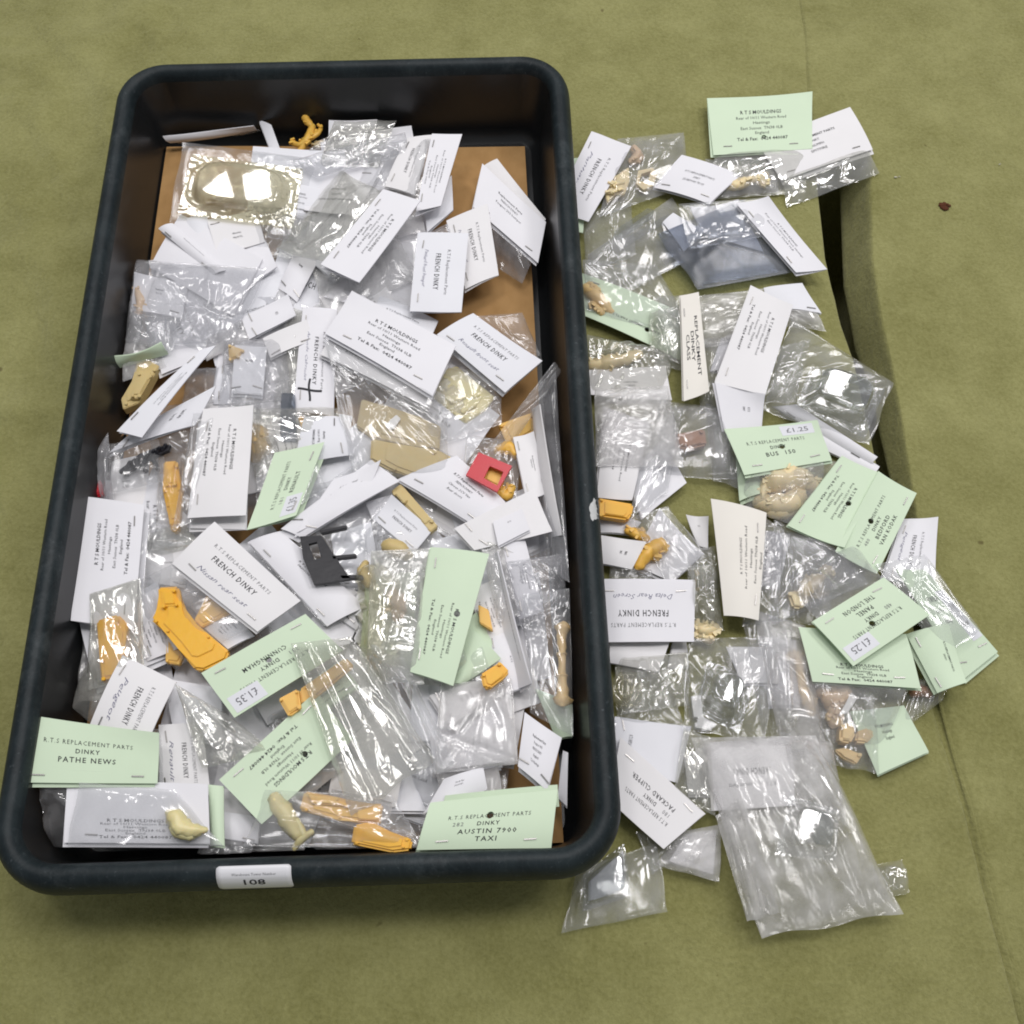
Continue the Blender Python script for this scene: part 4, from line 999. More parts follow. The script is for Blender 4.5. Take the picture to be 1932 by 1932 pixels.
packet('g', [(812, 1514), (1052, 1490), (1040, 1600), (786, 1604)], 53, "dk|282|AUSTIN 7900|TAXI", "pale green card with four typed lines at the tray's near right", .0, hole=(.50, .38), gap=5, bend=(.8, 2))
packet('g', [(840, 1502), (1052, 1480), (1050, 1520), (830, 1545)], 45, None, "second green leaf showing behind the near right green card", 0, staples=False)

# --- papers low in the heap, seen between the others and through film
LOW = [
 (600, 540, 20, "white card deep in the heap below the curled milky slip"), (480, 610, -15, "white card deep under the right edge of the big clear bag"),
 (330, 600, 70, "white card deep under the big clear bag by the left wall"), (700, 610, 60, "white card deep behind the large address card's top edge"),
 (760, 500, 85, "white card deep left of the square titled card"), (500, 720, 8, "white card deep under the middle left crumpled bag"),
 (445, 840, 80, "white card deep behind the tall address card's left edge"), (640, 900, -35, "white card deep between the green fold and the beige box"),
 (740, 1000, 50, "white card deep under the printed card below the beige box"), (860, 940, 30, "white card deep under the bold-lined card"),
 (965, 1000, -20, "white card deep under the slanting end at the right wall"), (900, 1100, 75, "white card deep behind the long green card's top"),
 (970, 1190, 80, "white card deep right of the standing strip"), (650, 1160, 30, "white card deep below the black window frame"),
 (560, 1260, -30, "white card deep behind the green card with price sticker"), (700, 1350, 55, "white card deep under the long diagonal bag"),
 (600, 1440, -40, "white card deep under the diagonal green address card"), (760, 1470, 20, "white card deep under the diagonal bag's crumpled tip"),
 (880, 1360, 10, "white card deep under the grey-looking printed card"), (930, 1250, 70, "white card deep beside the small orange block"),
 (250, 1220, 80, "white card deep under the broad orange block"), (420, 1330, 15, "white card deep under the near corner of the sticker-priced card"),
 (270, 1000, 85, "white card deep between the left wall card and orange stick"), (380, 1080, 40, "white card deep under the pencil-noted card"),
 (430, 1450, 80, "white card deep behind the near left green cards"), (830, 780, 35, "white card deep under the pale yellow sheet"),
 (640, 420, -25, "white card deep behind the long diagonal card"), (560, 340, 5, "white card deep right of the domed moulding"),
 (800, 1150, 65, "white card deep under the very shiny crumpled bag"), (520, 1100, 50, "white card deep between two curving cards"),
 (560, 830, 10, "white card deep under the brown folded casting"), (390, 500, 30, "white card deep under the papers below the domed moulding"),
 (700, 310, -10, "white card deep under the slantwise bag at the far end"), (500, 1540, 15, "white card deep under the front clear bag"),
]
for i, (x, y, an, lab) in enumerate(LOW):
    rg = random.Random(lab); a_ = math.radians(an); k = .80 + .20 * (y - 240) / 1400
    w, h = 108 * k, 70 * k
    cs = [(x + (u * w * math.cos(a_) - v * h * math.sin(a_)), y + (u * w * math.sin(a_) + v * h * math.cos(a_))) for u, v in ((-1, -1), (1, -1), (1, 1), (-1, 1))]
    cs = [(min(max(cx_, 150 if cy_ > 900 else 260), 1040), min(cy_, 1590)) for cx_, cy_ in cs]
    packet('w', cs, 24 + (i % 4) * 1.8, rg.choice((None, "fd|", "addr", None)), lab, .8, film=rg.choice(('film', 'film', 'milk_film')), zf=28, staples=False)

MID = [
 ('w', (300, 560), 100, 66, 10, 31, "fine|Seaford|R.T.S", "white card flat beneath the big clear bag's lower half"),
 ('w', (470, 700), 60, 90, 5, 33, "fine|FRENCH DINKY", "white card upright between the greyish card and the pen-marked card"),
 ('w', (545, 640), 90, 40, -22, 34, None, "white card end below the rolled white slip"),
 ('w', (560, 860), 110, 60, 78, 31, "addr", "printed white card behind the green fold's upper corner"),
 ('w', (760, 610), 120, 60, 24, 30, "fd|", "white card end behind the large address card's upper side"),
 ('w', (880, 700), 90, 60, 35, 26, None, "white card under the pale yellow sheet's right side"),
 ('w', (1000, 880), 120, 40, 78, 38, "fine|Replacement|FRENCH", "white card leaning on the right wall beside the red panel"),
 ('w', (985, 1090), 150, 46, 76, 38, "fine|R T S MOULDINGS|Hastings|England", "printed white card leaning on the right wall below the red panel"),
 ('w', (930, 1160), 120, 60, 70, 36, "addr", "printed white card between the long green card and the standing strip"),
 ('w', (760, 990), 100, 56, 40, 34, "fd|", "white card showing beside the beige ribbed stick"),
 ('w', (200, 1120), 60, 110, 5, 32, "addr", "white card low against the left wall under the address card"),
 ('w', (290, 1180), 120, 70, 70, 35, "addr_r", "printed white card under the orange bracket's left arm"),
 ('w', (440, 1110), 100, 60, 40, 36, None, "white card showing below the pencil-noted card's lower edge"),
 ('w', (640, 1130), 120, 60, 35, 35, "addr", "printed white card below the black window frame's lower side"),
 ('w', (350, 1440), 110, 70, 80, 36, "fd|", "white card behind the near left green card's right end"),
 ('w', (560, 1420), 120, 60, -40, 36, "addr", "printed white card under the diagonal green address card's right end"),
 ('w', (880, 1420), 130, 70, -6, 35, "addr", "printed white card low beneath the milky bag at the right"),
 ('w', (960, 1250), 110, 60, 75, 37, "fine|Hastings|R.T.S", "printed card beside the standing white strip's lower end"),
 ('w', (690, 1480), 130, 60, 12, 36, None, "blank white card between the diagonal bag and the front mouldings"),
 ('w', (440, 1560), 100, 50, 8, 36, None, "blank white card at the front beside the narrow green edge"),
 ('g', (620, 1300), 100, 60, -35, 40, "addr", "pale green card seen through the upper part of the long diagonal bag"),
 ('g', (900, 1210), 90, 50, 60, 39, None, "pale green card low behind the small orange block"),
 ('w', (640, 480), 90, 50, -50, 30, "fine|Hastings", "white card end under the long diagonal card's left side"),
 ('w', (560, 380), 80, 60, 10, 30, "addr", "printed white card beside the domed moulding's right flange"),
]
for k_, (x, y), w, h, an, z_, tx, lab in MID:
    a_ = math.radians(an); w, h = w / 2, h / 2
    cs = [(x + (u * w * math.cos(a_) - v * h * math.sin(a_)), y + (u * w * math.sin(a_) + v * h * math.cos(a_))) for u, v in ((-1, -1), (1, -1), (1, 1), (-1, 1))]
    rg = random.Random(lab)
    packet(k_, cs, z_, tx, lab, rg.choice((0, .9, 1.0)), film=rg.choice(('film', 'film', 'milk_film')), zf=z_ + 3, staples=True, bend=(rg.uniform(0, 3), rg.uniform(0, 2)))
# ================================================================== packets scattered on the cloth
G_ = "carded packets scattered on the cloth"
packet('g', [(1334, 185), (1531, 178), (1533, 280), (1346, 293)], 9, "addr", "pale green card with a punched hole at the far edge of the spread", .62, hole=(.52, .73), film='crisp', zf=2)
packet('w', [(1425, 268), (1603, 204), (1647, 281), (1474, 342)], 6, "fine|R.T.S REPLACEMENT PARTS|DINKY|TRIUMPH|SPITFIRE", "white card tilted beside the far green card, over the cloth gap", .45, zf=2, film='crisp')
packet('g', [(1112, 300), (1100, 440), (1070, 440), (1075, 300)], 4, None, "green card sliver beside the tray's right rim at the far end", 0, staples=False)
packet('w', [(1190, 281), (1110, 420), (1040, 400), (1116, 248)], 8, "fd|Panhard", "white card by the tray's far right rim", .0, group=G_, floor=1.2)
loose_bag([(1165, 262), (1290, 250), (1300, 350), (1130, 410)], 5, "clear bag with cream frames beside the far white card", 5, 'grey_film')
moulding("cream_comb", "cream", "cream comb-shaped casting in the far bag on the cloth", prisms=[([(1176, 322), (1186, 314), (1188, 340), (1178, 366), (1160, 366), (1146, 382), (1142, 366), (1152, 352), (1150, 342), (1162, 340), (1160, 332)], 3, 4, dict(bevel=.6))], tubes=[[(1152, 350, 8, 1.3), (1176, 344, 8, 1.3)], [(1148, 364, 8, 1.3), (1174, 358, 8, 1.3)]])
moulding("cream_window", "cream", "cream window frame casting in the far bag on the cloth", prisms=[([(1204, 322), (1232, 316), (1240, 330), (1232, 350), (1214, 358), (1200, 346)], 3, 4, dict(holes=[[(1210, 328), (1228, 322), (1222, 344), (1206, 342)]]))])
moulding("pinkish_nub", "pink", "pinkish casting peeping out beside the far white card", tubes=[[(1196, 280, 5, 3), (1204, 294, 5, 4), (1192, 304, 5, 3)]])
packet('w', [(1286, 293), (1398, 331), (1338, 385), (1232, 354)], 9, "fine| |R.T.S REPLACEMENT PARTS|DINKY|252 BEDFORD TRUCK", "white card with three short lines near the cream bone-shaped casting", .0, gap=2)
loose_bag([(1330, 300), (1462, 300), (1470, 362), (1360, 372)], 4, "clear bag round the cream bone-shaped casting", 5, 'grey_film')
moulding("cream_bone", "cream", "cream bone-shaped casting lying on the cloth near the far end", tubes=[[(1372, 354, 5, 2), (1386, 350, 6, 4), (1402, 344, 6, 4.2), (1414, 340, 6, 3.2), (1432, 338, 6, 3.6), (1446, 330, 6, 2.4)], [(1430, 342, 6, 3), (1448, 346, 6, 2.2)]])
# clear sheets and grey-blue acetate
loose_bag([(1110, 480), (1268, 372), (1330, 470), (1104, 600)], 3, "flat clear bag beside the tray rim under the blue-grey one", 3, 'grey_film', crink=.45)
moulding("clear_window_sheet", "clear", "clear rounded window sheet inside the flat bag by the rim", prisms=[([(1162, 432), (1222, 392), (1234, 396), (1232, 410), (1166, 454), (1156, 448)], 3, 1.2, dict(bevel=.4)), ([(1166, 458), (1262, 402), (1268, 412), (1172, 470)], 3, 1.0, dict(bevel=.3))])
packet('w', [(1300, 396), (1392, 380), (1440, 476), (1330, 440)], 7, None, "white card showing through the blue-grey bag", 0, staples=False)
packet('w', [(1270, 402), (1330, 440), (1290, 474), (1250, 420)], 6, None, "pale square of card at the blue-grey bag's upper left corner", 0, staples=False)
loose_bag([(1238, 442), (1400, 376), (1503, 512), (1318, 546)], 8, "flat blue-grey plastic bag in the upper middle of the cloth spread", 2.5, 'blue_film', crink=.15, n=(40, 40))
moulding("smoky_sheet", "smoke", "smoky clear sheet filling the blue-grey bag", prisms=[([(1252, 452), (1380, 408), (1438, 462), (1482, 452), (1498, 508), (1320, 538)], 4, .9, dict(bevel=.2))])
packet('w', [(1449, 374), (1560, 510), (1502, 513), (1388, 384)], 13, "fine|R T S MOULDINGS|Rear of 10/11 Western Road, Hastings|East Sussex TN38 0LB", "narrow white card along the right side of the blue-grey bag", 0.0, gap=2)
packet('g', [(1282, 680), (1098, 594), (1095, 515), (1310, 600)], 5, "fine|R.T.S REPLACEMENT PARTS DINKY", "big pale green card under film beside the tray rim", .0, hole=(.36, .30), floor=1.2)
loose_bag([(1100, 490), (1240, 500), (1310, 640), (1105, 585)], 7, "clear bag over the big pale green card by the rim", 5, 'film', crink=1.1)
loose_bag([(1225, 590), (1300, 570), (1290, 690), (1225, 660)], 9, "glittering crumpled film right of the big pale green card", 4, 'crisp', crink=2.2, n=(50, 60))
moulding("tan_claw", "tan", "tan claw-like casting at the tray rim by the big green card", tubes=[[(1104, 545, 5, 4), (1124, 560, 6, 5), (1140, 575, 6, 4), (1152, 590, 5, 2.4)], [(1112, 545, 6, 2.6), (1128, 548, 6, 2.6)], [(1118, 575, 6, 2.6), (1136, 590, 6, 2.4)]])
packet('c', [(1318, 552), (1337, 742), (1290, 757), (1284, 558)], 16, "big|REPLACEMENT|DINKY|CLASS", "narrow cream-white card between the green card and the bent white card", .0, gap=2)
loose_bag([(1300, 560), (1440, 545), (1420, 640), (1310, 660)], 5, "crumpled clear bag behind the narrow cream-white card", 6, 'milk_film', crink=1.5)
packet('w', [(1440, 545), (1512, 538), (1550, 592), (1450, 582)], 5, None, "blank white card corner right of the bent white card's top", .6, film='milk_film', zf=3)
packet('w', [(1495, 580), (1443, 748), (1348, 722), (1416, 540)], 18, "addr_l", "tall bent white address card in the middle of the cloth spread", 0, gap=1, staples=True)
packet('w', [(1442, 746), (1437, 812), (1366, 812), (1349, 721)], 15, "fine|R.T.S|DINKY", "lower folded-down half of the bent white card", 0, zs=(3, -3, -3, 3), staples=False)
# clear canopy bag at the right
loose_bag([(1492, 600), (1685, 722), (1640, 840), (1440, 775)], 7, "clear bag holding a clear moulded canopy at the right", 9, 'film', zs=(0, 0, 2, 0), crink=1.1, n=(60, 56))
vacform([(1530, 690), (1670, 735), (1632, 826), (1500, 770)], 4, 17, "clear boxy canopy moulding at the right edge of the spread", 'clear', inset=.14, ex=4, name="clear_canopy", dome=1.4, steep=3.5)
loose_bag([(1440, 660), (1530, 640), (1500, 760), (1420, 760)], 8, "crumpled clear bag left of the clear boxy canopy", 8, 'film', crink=1.4)
packet('w', [(1502, 764), (1656, 862), (1640, 880), (1462, 768)], 8, None, "long white card edge below the clear boxy canopy", .0, gap=4, zs=(0, 0, -4, -4))
packet('w', [(1500, 775), (1660, 880), (1650, 895), (1560, 850)], 5, None, "second white card edge below the clear boxy canopy", .0, staples=False)
packet('g', [(1366, 810), (1540, 797), (1570, 868), (1404, 897)], 17, "dk||BUS  150", "pale green card with a sticker and hole below the bent white card", .85, hole=(.52, .52), sticker=(.58, .93, .05, .28, "£1.25"), far=[(1545, 985), (1405, 960), 4], pillow=8)
packet('g', [(1385, 830), (1400, 830), (1445, 930), (1395, 945)], 8, None, "green leaf hanging below the stickered green card", 0, staples=False)
moulding("cream_engine", "cream", "lumpy cream castings below the stickered green card",
         tubes=[[(1450, 912, 8, 6), (1470, 905, 10, 8), (1500, 902, 10, 8), (1520, 905, 9, 6)], [(1430, 948, 6, 4), (1450, 950, 7, 6), (1480, 952, 8, 7), (1506, 938, 8, 6)], [(1512, 905, 9, 5), (1534, 915, 8, 5), (1546, 930, 7, 4)], [(1456, 968, 6, 3.5), (1480, 966, 7, 4), (1506, 952, 8, 4)], [(1444, 906, 10, 2.4), (1440, 930, 9, 2.4)]])
packet('g', [(1662, 893), (1591, 1036), (1486, 992), (1589, 859)], 15, "addr", "pale green address card, left half of the open pair at the right", .7, hole=(.48, .30), film='film', far=[(1400, 960), (1480, 850), 4], zs=(-1, -1, 0, 0), bend=(.2, -1.2), pillow=9)
packet('g', [(1576, 1040), (1657, 889), (1730, 930), (1654, 1083)], 13.5, "dk|480|BEDFORD|VAN KODAK", "pale green typed card, right half of the open pair at the right", .0, hole=(.48, .38), zs=(1.5, 1.5, 0, 0), bend=(.2, -1.2), staples=True)
packet('w', [(1767, 979), (1762, 1112), (1664, 1094), (1702, 979)], 5, "fd|Peugeot", "white card with vertical title right of the open green pair", .0)
packet('g', [(1690, 1075), (1745, 1075), (1882, 1230), (1820, 1280)], 10, "fine|R T S MOULDINGS|Rear of 10/11|Hastings", "bent pale green card at the far right with a price sticker", .0, sticker=(.70, .98, .25, .80, "£1.25"), zs=(4, 4, -6, -4))
loose_bag([(1650, 1065), (1745, 1045), (1850, 1190), (1780, 1240)], 15, "clear bag over the bent pale green card at the far right", 4, 'film', crink=.7)
packet('g', [(1754, 1160), (1610, 1257), (1532, 1173), (1667, 1089)], 24, "dk|480|PANEL|THE LONDON", "pale green card upside down on top of the right-hand green stack", .8, hole=(.52, .42), sticker=(.62, .96, .06, .34, "£1.25"), far=[(1480, 1090), (1600, 1010), 4], pillow=9, film='grey_film', gap=3)
moulding("tan_torso", "cream", "cream figure with round head lying in a dark clear bag",
         tubes=[[(1558, 1080, 7, 3.2), (1562, 1076, 7.5, 3.6)], [(1553, 1088, 7, 1.8), (1540, 1098, 7, 4.4), (1526, 1112, 8, 5.2), (1514, 1126, 7, 4.2)], [(1520, 1094, 6, 2), (1532, 1096, 7, 2.4), (1546, 1112, 7, 2.4), (1548, 1124, 6, 2.2)]],
         prisms=[([(1486, 1116), (1508, 1112), (1524, 1136), (1512, 1148), (1496, 1146)], 3, 7, dict(bevel=1.2))])
loose_bag([(1450, 1000), (1570, 1010), (1640, 1100), (1480, 1170)], 5, "dark glossy clear bag round the cream figure", 8, 'grey_film', crink=1.0)
packet('g', [(1506, 1184), (1710, 1196), (1737, 1299), (1533, 1286)], 18, "addr_lo", "pale green address card under the upside-down one", .9, far=[(1660, 1420), (1500, 1380), 4], pillow=8, film='film', gap=3)
packet('g', [(1790, 1178), (1821, 1290), (1768, 1308), (1710, 1196)], 15, "fine|R.T.S REPLACEMENT PARTS|DINKY", "pale green card with vertical print right of the green stack", .0, bend=(0, 3))
packet('g', [(1602, 1342), (1702, 1334), (1753, 1418), (1655, 1463)], 6, "fine|R T S MOULDINGS|Hastings|England", "pale green card lowest of the right-hand green stack", .0, staples=False)
moulding("tan_strut", "tan", "long tan strut casting left of the green stack", tubes=[[(1500, 1232, 8, 1.6), (1508, 1250, 9, 2.6), (1512, 1285, 9, 2.4), (1524, 1318, 8, 3.4), (1532, 1345, 7, 2.4)], [(1486, 1238, 8, 1.4), (1512, 1236, 9, 1.6)]])
moulding("pink_limb", "pink", "pinkish brown casting under film below the green stack", tubes=[[(1552, 1306, 7, 4), (1572, 1320, 8, 6), (1592, 1306, 8, 5)], [(1568, 1326, 7, 3.6), (1576, 1350, 7, 3.4), (1572, 1366, 6, 3)]])
moulding("tan_blocks", "tan", "cluster of tan block castings at the bottom of the green stack", prisms=[([(1586, 1366), (1608, 1362), (1616, 1382), (1606, 1402), (1584, 1398)], 3, 9, dict(bevel=1.2)), ([(1616, 1380), (1640, 1372), (1652, 1384), (1636, 1402), (1614, 1400)], 3, 7, dict(bevel=1.2)), ([(1574, 1414), (1596, 1410), (1628, 1424), (1616, 1442), (1590, 1430)], 2, 5, dict(bevel=.8))], tubes=[[(1564, 1352, 6, 2.6), (1580, 1362, 7, 3.4)]])
moulding("white_flake", "whitep", "shiny white flake among the tan castings", prisms=[([(1606, 1306), (1618, 1316), (1600, 1344), (1582, 1350), (1594, 1330)], 12, .8, dict(bevel=.2))])
loose_bag([(1494, 1225), (1650, 1300), (1660, 1460), (1555, 1440)], 7, "clear bag full of tan castings below the green stack", 10, 'film', crink=1.4, n=(56, 56))
loose_bag([(1690, 1290), (1790, 1270), (1780, 1320), (1700, 1380)], 4, "small clear bag end sticking out below the green stack", 5, 'film')
moulding("tan_bit", "brown", "small brown casting in the bag end below the green stack", tubes=[[(1722, 1308, 4, 2.4), (1740, 1302, 5, 3.4), (1752, 1310, 4, 2.4)]])
# --- column beside the rim
loose_bag([(1108, 632), (1272, 664), (1255, 735), (1112, 745)], 5, "shiny foil-like bag beside the rim under the big green card", 6, 'crisp', crink=2.0, n=(56, 44))
moulding("pale_shell", "cream", "cream shell fragment inside the shiny bag by the rim", tubes=[[(1116, 690, 5, 4), (1150, 684, 6, 5), (1180, 678, 6, 4), (1206, 668, 5, 3)]])
packet('w', [(1268, 755), (1112, 748), (1110, 698), (1255, 690)], 6, "fine|R.T.S REPLACEMENT PARTS|DINKY|MILITARY", "white card upside down under film by the rim, upper of the column", 0, staples=False)
loose_bag([(1122, 735), (1260, 728), (1290, 880), (1124, 880)], 13, "milky bag pleated across the white cards by the rim", 6, 'milk_film', crink=1.5, n=(56, 56))
packet('w', [(1226, 800), (1192, 948), (1126, 938), (1142, 768)], 9, "fine|R T S MOULDINGS|Rear of 10/11 Western Road|Hastings|East Sussex TN38|England|Tel & Fax", "white card with dense vertical print beside the tray rim", 0, staples=False)
packet('w', [(1250, 830), (1295, 912), (1212, 978), (1180, 900)], 7, "fine|FRENCH DINKY|Simca", "white card corner pointing right above the orange bar", .0, staples=False)
loose_bag([(1215, 760), (1290, 770), (1260, 930), (1190, 980)], 10, "long clear sleeve slanting beside the dense printed card", 4, 'film', crink=.8)
moulding("brown_block", "brown", "brown block casting in a dark clear bag right of the milky bag", prisms=[([(1272, 818), (1330, 808), (1334, 838), (1300, 846), (1272, 842)], 4, 6, dict(bevel=1.2))])
loose_bag([(1240, 755), (1372, 770), (1392, 905), (1240, 900)], 6, "dark clear bag round the brown block casting", 9, 'grey_film', crink=1.0, n=(52, 52))
moulding("orange_bar", "orange", "bright orange bar against the tray's outer right side", prisms=[([(1128, 938), (1196, 950), (1192, 970), (1184, 980), (1128, 972)], 8, 7, dict(bevel=1.2))])
packet('w', [(1130, 965), (1210, 985), (1190, 1010), (1130, 1005)], 4, None, "pale pinkish card strip just below the orange bar", 0, staples=False)
packet('w', [(1243, 962), (1327, 1047), (1268, 1098), (1190, 1062)], 6, "fine|Replacement Parts|FRENCH DINKY", "translucent-looking white card below the dense printed card", 0, staples=False)
loose_bag([(1190, 975), (1260, 955), (1335, 1050), (1260, 1105)], 11, "clear bag over the amber casting and translucent white card", 6, 'film')
moulding("amber_figure", "amber", "amber knobbly casting beside the small white card near the rim", tubes=[[(1204, 1068, 9, 3), (1216, 1050, 10, 4), (1230, 1036, 10, 4.4), (1246, 1028, 10, 3.6), (1254, 1038, 9, 2.4)], [(1230, 1036, 10, 3), (1240, 1052, 9, 2.6)]])
moulding("amber_tip", "amber", "pale amber tip above the small white card near the rim", tubes=[[(1184, 1002, 7, 2.4), (1204, 1008, 8, 3.4), (1220, 1016, 7, 2.4)]])
packet('w', [(1219, 1025), (1192, 1075), (1120, 1060), (1120, 1008)], 10, "fine|FRENCH|DINKY", "small white card close to the rim beside the amber casting", 0, group=G_, floor=1.2)
packet('w', [(1293, 974), (1336, 976), (1336, 1035), (1318, 1030)], 5, "fine|R.T.S", "small white card end left of the warm white trapezoid card", 0, staples=False)
packet('c', [(1366, 1161), (1341, 941), (1446, 967), (1431, 1171)], 16, "fine| | |R T S MOULDINGS|Rear of 10/11 Western Road|Hastings|East Sussex TN38 0LB|England|Tel & Fax 0424", "warm white address card with a cut-off corner in the centre of the spread", .0, gap=3, bend=(1, 2))
loose_bag([(1440, 975), (1480, 1000), (1470, 1180), (1400, 1180)], 9, "grey clear bag under the right edge of the warm white card", 6, 'grey_film')
loose_bag([(1298, 1070), (1352, 1060), (1365, 1190), (1300, 1185)], 7, "crumpled brownish shiny bag left of the warm white card", 7, 'crisp', crink=2.0, n=(50, 50))
moulding("cream_clip", "cream", "cream clip casting under crumpled film left of the warm white card", tubes=[[(1312, 1180, 6, 3), (1330, 1190, 7, 4), (1350, 1184, 6, 3)], [(1312, 1196, 6, 2), (1340, 1206, 6, 3)]])
packet('w', [(1309, 1211), (1118, 1213), (1112, 1096), (1312, 1098)], 13, "fdp|Delta Rear Screen", "white card upside down with bold title beside the tray rim", .0, group=G_, gap=1, floor=1.2)
packet('w', [(1262, 1214), (1243, 1268), (1150, 1250), (1150, 1210)], 8, None, "blank white card just below the upside-down titled card", .0, staples=False, group=G_, floor=1.2)
loose_bag([(1150, 1060), (1230, 1075), (1230, 1110), (1150, 1105)], 6, "dark folded film just above the upside-down titled card", 3, 'grey_film')
# --- clear mouldings, lower middle
moulding("clear_ring", "yel_clear", "clear round lens rings beside the tray rim", tubes=[[(1182 + 24 * math.cos(k * .5236), 1300 + 26 * math.sin(k * .5236), 6, 2.2) for k in range(12)], [(1180 + 14 * math.cos(k * .5236), 1298 + 15 * math.sin(k * .5236), 8, 1.8) for k in range(12)]])
loose_bag([(1160, 1240), (1300, 1230), (1300, 1330), (1170, 1350)], 5, "crumpled clear bag round the clear lens rings", 8, 'crisp', crink=1.6, n=(50, 50))
packet('w', [(1290, 1175), (1300, 1260), (1262, 1262), (1268, 1215)], 3, None, "pale card scrap beside the crumpled lens bag", 0, staples=False)
vacform([(1335, 1245), (1425, 1280), (1395, 1385), (1310, 1340)], 4, 17, "silvery clear windscreen moulding in the bag near the rim", 'clear', inset=.12, ex=3, name="clear_windscreen", dome=1.6, steep=2.4)
moulding("white_plate", "whitep", "white plastic plate with a dark hole by the silvery windscreen", prisms=[([(1304, 1314), (1322, 1312), (1326, 1352), (1352, 1366), (1340, 1378), (1312, 1372)], 3, 3, dict(holes=[[(1312 + 6 * math.cos(k), 1358 + 6 * math.sin(k)) for k in np.linspace(0, 5.5, 9)]])) ])
packet('w', [(1370, 1220), (1465, 1225), (1470, 1290), (1400, 1290)], 6, None, "blank white card inside the windscreen bag", 0, staples=False)
loose_bag([(1296, 1205), (1475, 1200), (1440, 1405), (1288, 1375)], 10, "clear bag round the silvery windscreen moulding", 10, 'film', crink=1.5, n=(64, 60))
loose_bag([(1400, 1160), (1495, 1170), (1500, 1400), (1440, 1400)], 8, "long clear bag running down left of the tan castings", 8, 'film', crink=1.3, n=(60, 54), straight=True)
packet('w', [(1303, 1373), (1278, 1478), (1150, 1440), (1160, 1352)], 5, "fine| | | | |R.T.S REPLACEMENT", "greyish white card in film above the card with the long typed name", 0.5, film='grey_film', group=G_, floor=1.2, zf=3)
packet('w', [(1252, 1602), (1150, 1512), (1170, 1392), (1330, 1535)], 12, "dk|180|PACKARD CLIPPER", "white card upside down with a long typed name near the tray's corner", .0, group=G_, floor=1.2, gap=2)
loose_bag([(1290, 1376), (1340, 1390), (1350, 1540), (1270, 1500)], 9, "crumpled clear film right of the card with the long typed name", 6, 'crisp', crink=1.5)
loose_bag([(1290, 1568), (1362, 1555), (1358, 1664), (1234, 1632)], 6, "small pinkish shiny bag below the card with the long typed name", 7, 'milk_film', crink=1.4, n=(52, 52))
packet('w', [(1352, 1565), (1345, 1650), (1262, 1625), (1296, 1572)], 4, None, "pinkish white card inside the small shiny bag", 0, staples=False)
vacform([(1100, 1650), (1178, 1590), (1190, 1690), (1100, 1720)], 3, 9, "clear boxed moulding sticking out under the tray's near right corner", 'clear', inset=.12, ex=6, name="clear_box", dome=.4)
packet('w', [(1110, 1665), (1176, 1605), (1182, 1680), (1110, 1700)], 2, None, "white card inside the clear boxed moulding by the tray corner", 0, staples=False)
loose_bag([(1090, 1640), (1240, 1590), (1260, 1720), (1060, 1760)], 5, "flat clear bag under the tray's near right corner", 4, 'film', floor=1.0)
# --- the big bag, lower right
packet('w', [(1500, 1520), (1342, 1530), (1332, 1405), (1490, 1395)], 10, "fd|", "white card upside down inside the big milky bag", 0, staples=False)
vacform([(1490, 1500), (1584, 1528), (1578, 1625), (1462, 1612)], 22, 12, "clear angular moulding inside the big milky bag", 'clear', inset=.12, ex=5, name="clear_block", dome=1.2, steep=3)
loose_bag([(1306, 1392), (1540, 1388), (1702, 1722), (1436, 1770)], 12, "big milky bag in the near right of the spread", 19, 'milk_film', zs=(0, 0, 2, 2), crink=1.5, n=(90, 80), straight=True)
loose_bag([(1350, 1540), (1400, 1500), (1470, 1720), (1410, 1740)], 16, "folded milky film edge along the big bag's left side", 6, 'milk_film', crink=1.2, straight=True)
loose_bag([(1645, 1632), (1702, 1622), (1716, 1684), (1660, 1700)], 5, "small crumpled ball of clear film right of the big milky bag", 9, 'crisp', crink=2.0, n=(40, 40))

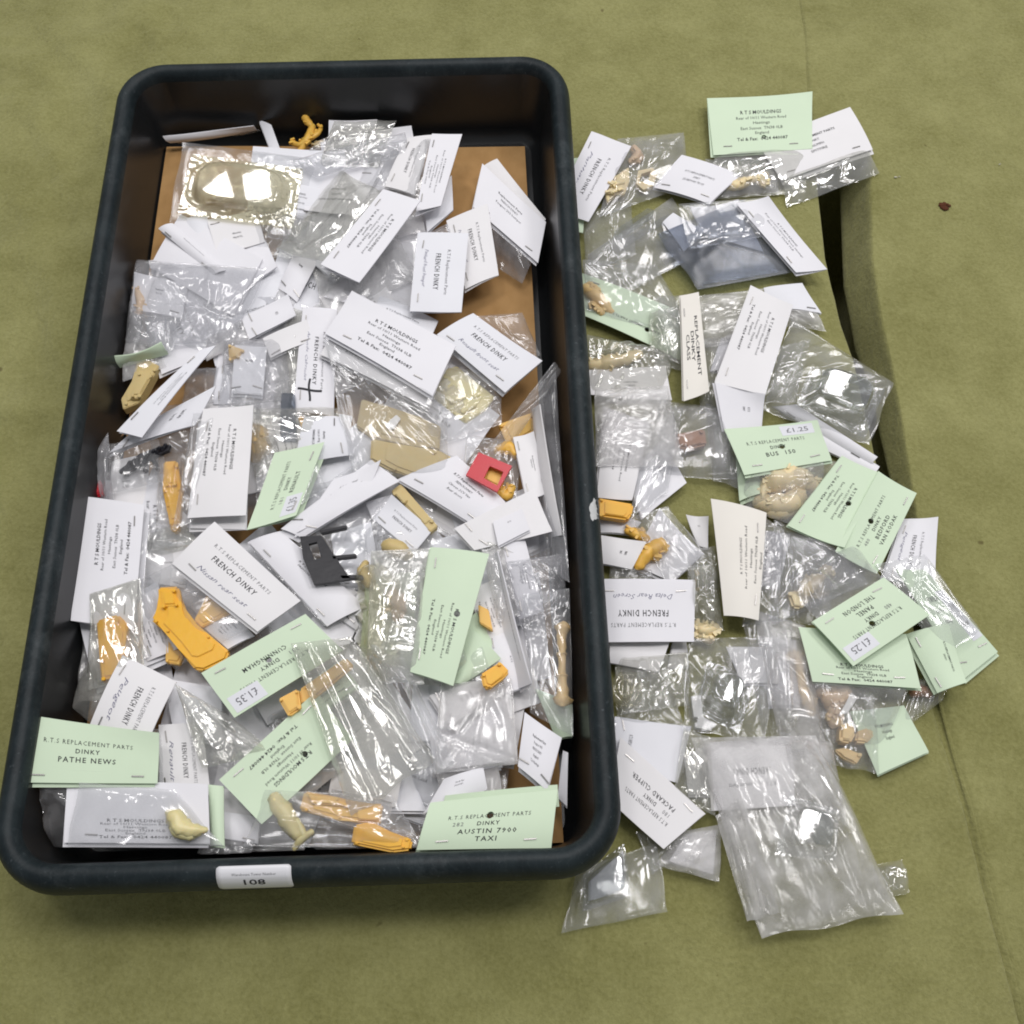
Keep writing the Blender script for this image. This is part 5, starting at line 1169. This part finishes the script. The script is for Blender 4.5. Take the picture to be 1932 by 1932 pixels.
# --- more film lying between the packets
loose_bag([(1236, 560), (1300, 556), (1300, 700), (1236, 690)], 4, "narrow clear bag left of the narrow cream-white card", 5, 'film')
loose_bag([(1325, 640), (1425, 630), (1365, 790), (1320, 770)], 5, "grey clear bag between the cream-white card and the bent card", 7, 'grey_film')
loose_bag([(1330, 760), (1420, 790), (1420, 930), (1345, 905)], 4, "grey clear bag left of the stickered green card", 6, 'grey_film')
loose_bag([(1100, 400), (1190, 380), (1200, 480), (1105, 520)], 3, "flat clear bag by the rim below the far white card", 3, 'film', crink=.6)
loose_bag([(1280, 385), (1440, 372), (1470, 440), (1300, 470)], 10, "clear zip bag top across the blue-grey bag", 3, 'film', crink=.6)
loose_bag([(1460, 980), (1580, 1030), (1560, 1180), (1450, 1170)], 9, "loose clear film over the cream figure's bag", 6, 'film', crink=1.1)
loose_bag([(1290, 1040), (1350, 1030), (1360, 1110), (1300, 1110)], 5, "small clear bag corner left of the warm white card's lower half", 5, 'film')
loose_bag([(1160, 1255), (1260, 1260), (1290, 1370), (1165, 1365)], 4, "clear bag below the blank white card by the rim", 6, 'film')
loose_bag([(1420, 1150), (1520, 1180), (1560, 1420), (1480, 1440)], 7, "clear film between the windscreen bag and the tan castings", 8, 'milk_film', crink=1.2, n=(50, 60))
loose_bag([(1470, 1380), (1570, 1400), (1600, 1560), (1500, 1520)], 8, "clear film along the right side of the big milky bag", 9, 'milk_film', crink=1.2)
loose_bag([(1200, 1570), (1300, 1540), (1310, 1600), (1230, 1650)], 3, "clear film under the small pinkish shiny bag", 4, 'film')
packet('w', [(1440, 1000), (1490, 1010), (1470, 1110), (1430, 1100)], 4, None, "grey shaded card behind the warm white card's right edge", 0, staples=False)
packet('w', [(1360, 640), (1420, 620), (1390, 700), (1340, 700)], 3, None, "shaded card glimpsed under film left of the bent card", 0, staples=False)
packet('w', [(1430, 1200), (1500, 1210), (1510, 1330), (1450, 1330)], 4, None, "whitish card low under film left of the tan strut", 0, staples=False)
packet('w', [(1290, 1430), (1340, 1400), (1360, 1500), (1300, 1500)], 3, None, "whitish card low under film beside the big milky bag", 0, staples=False)
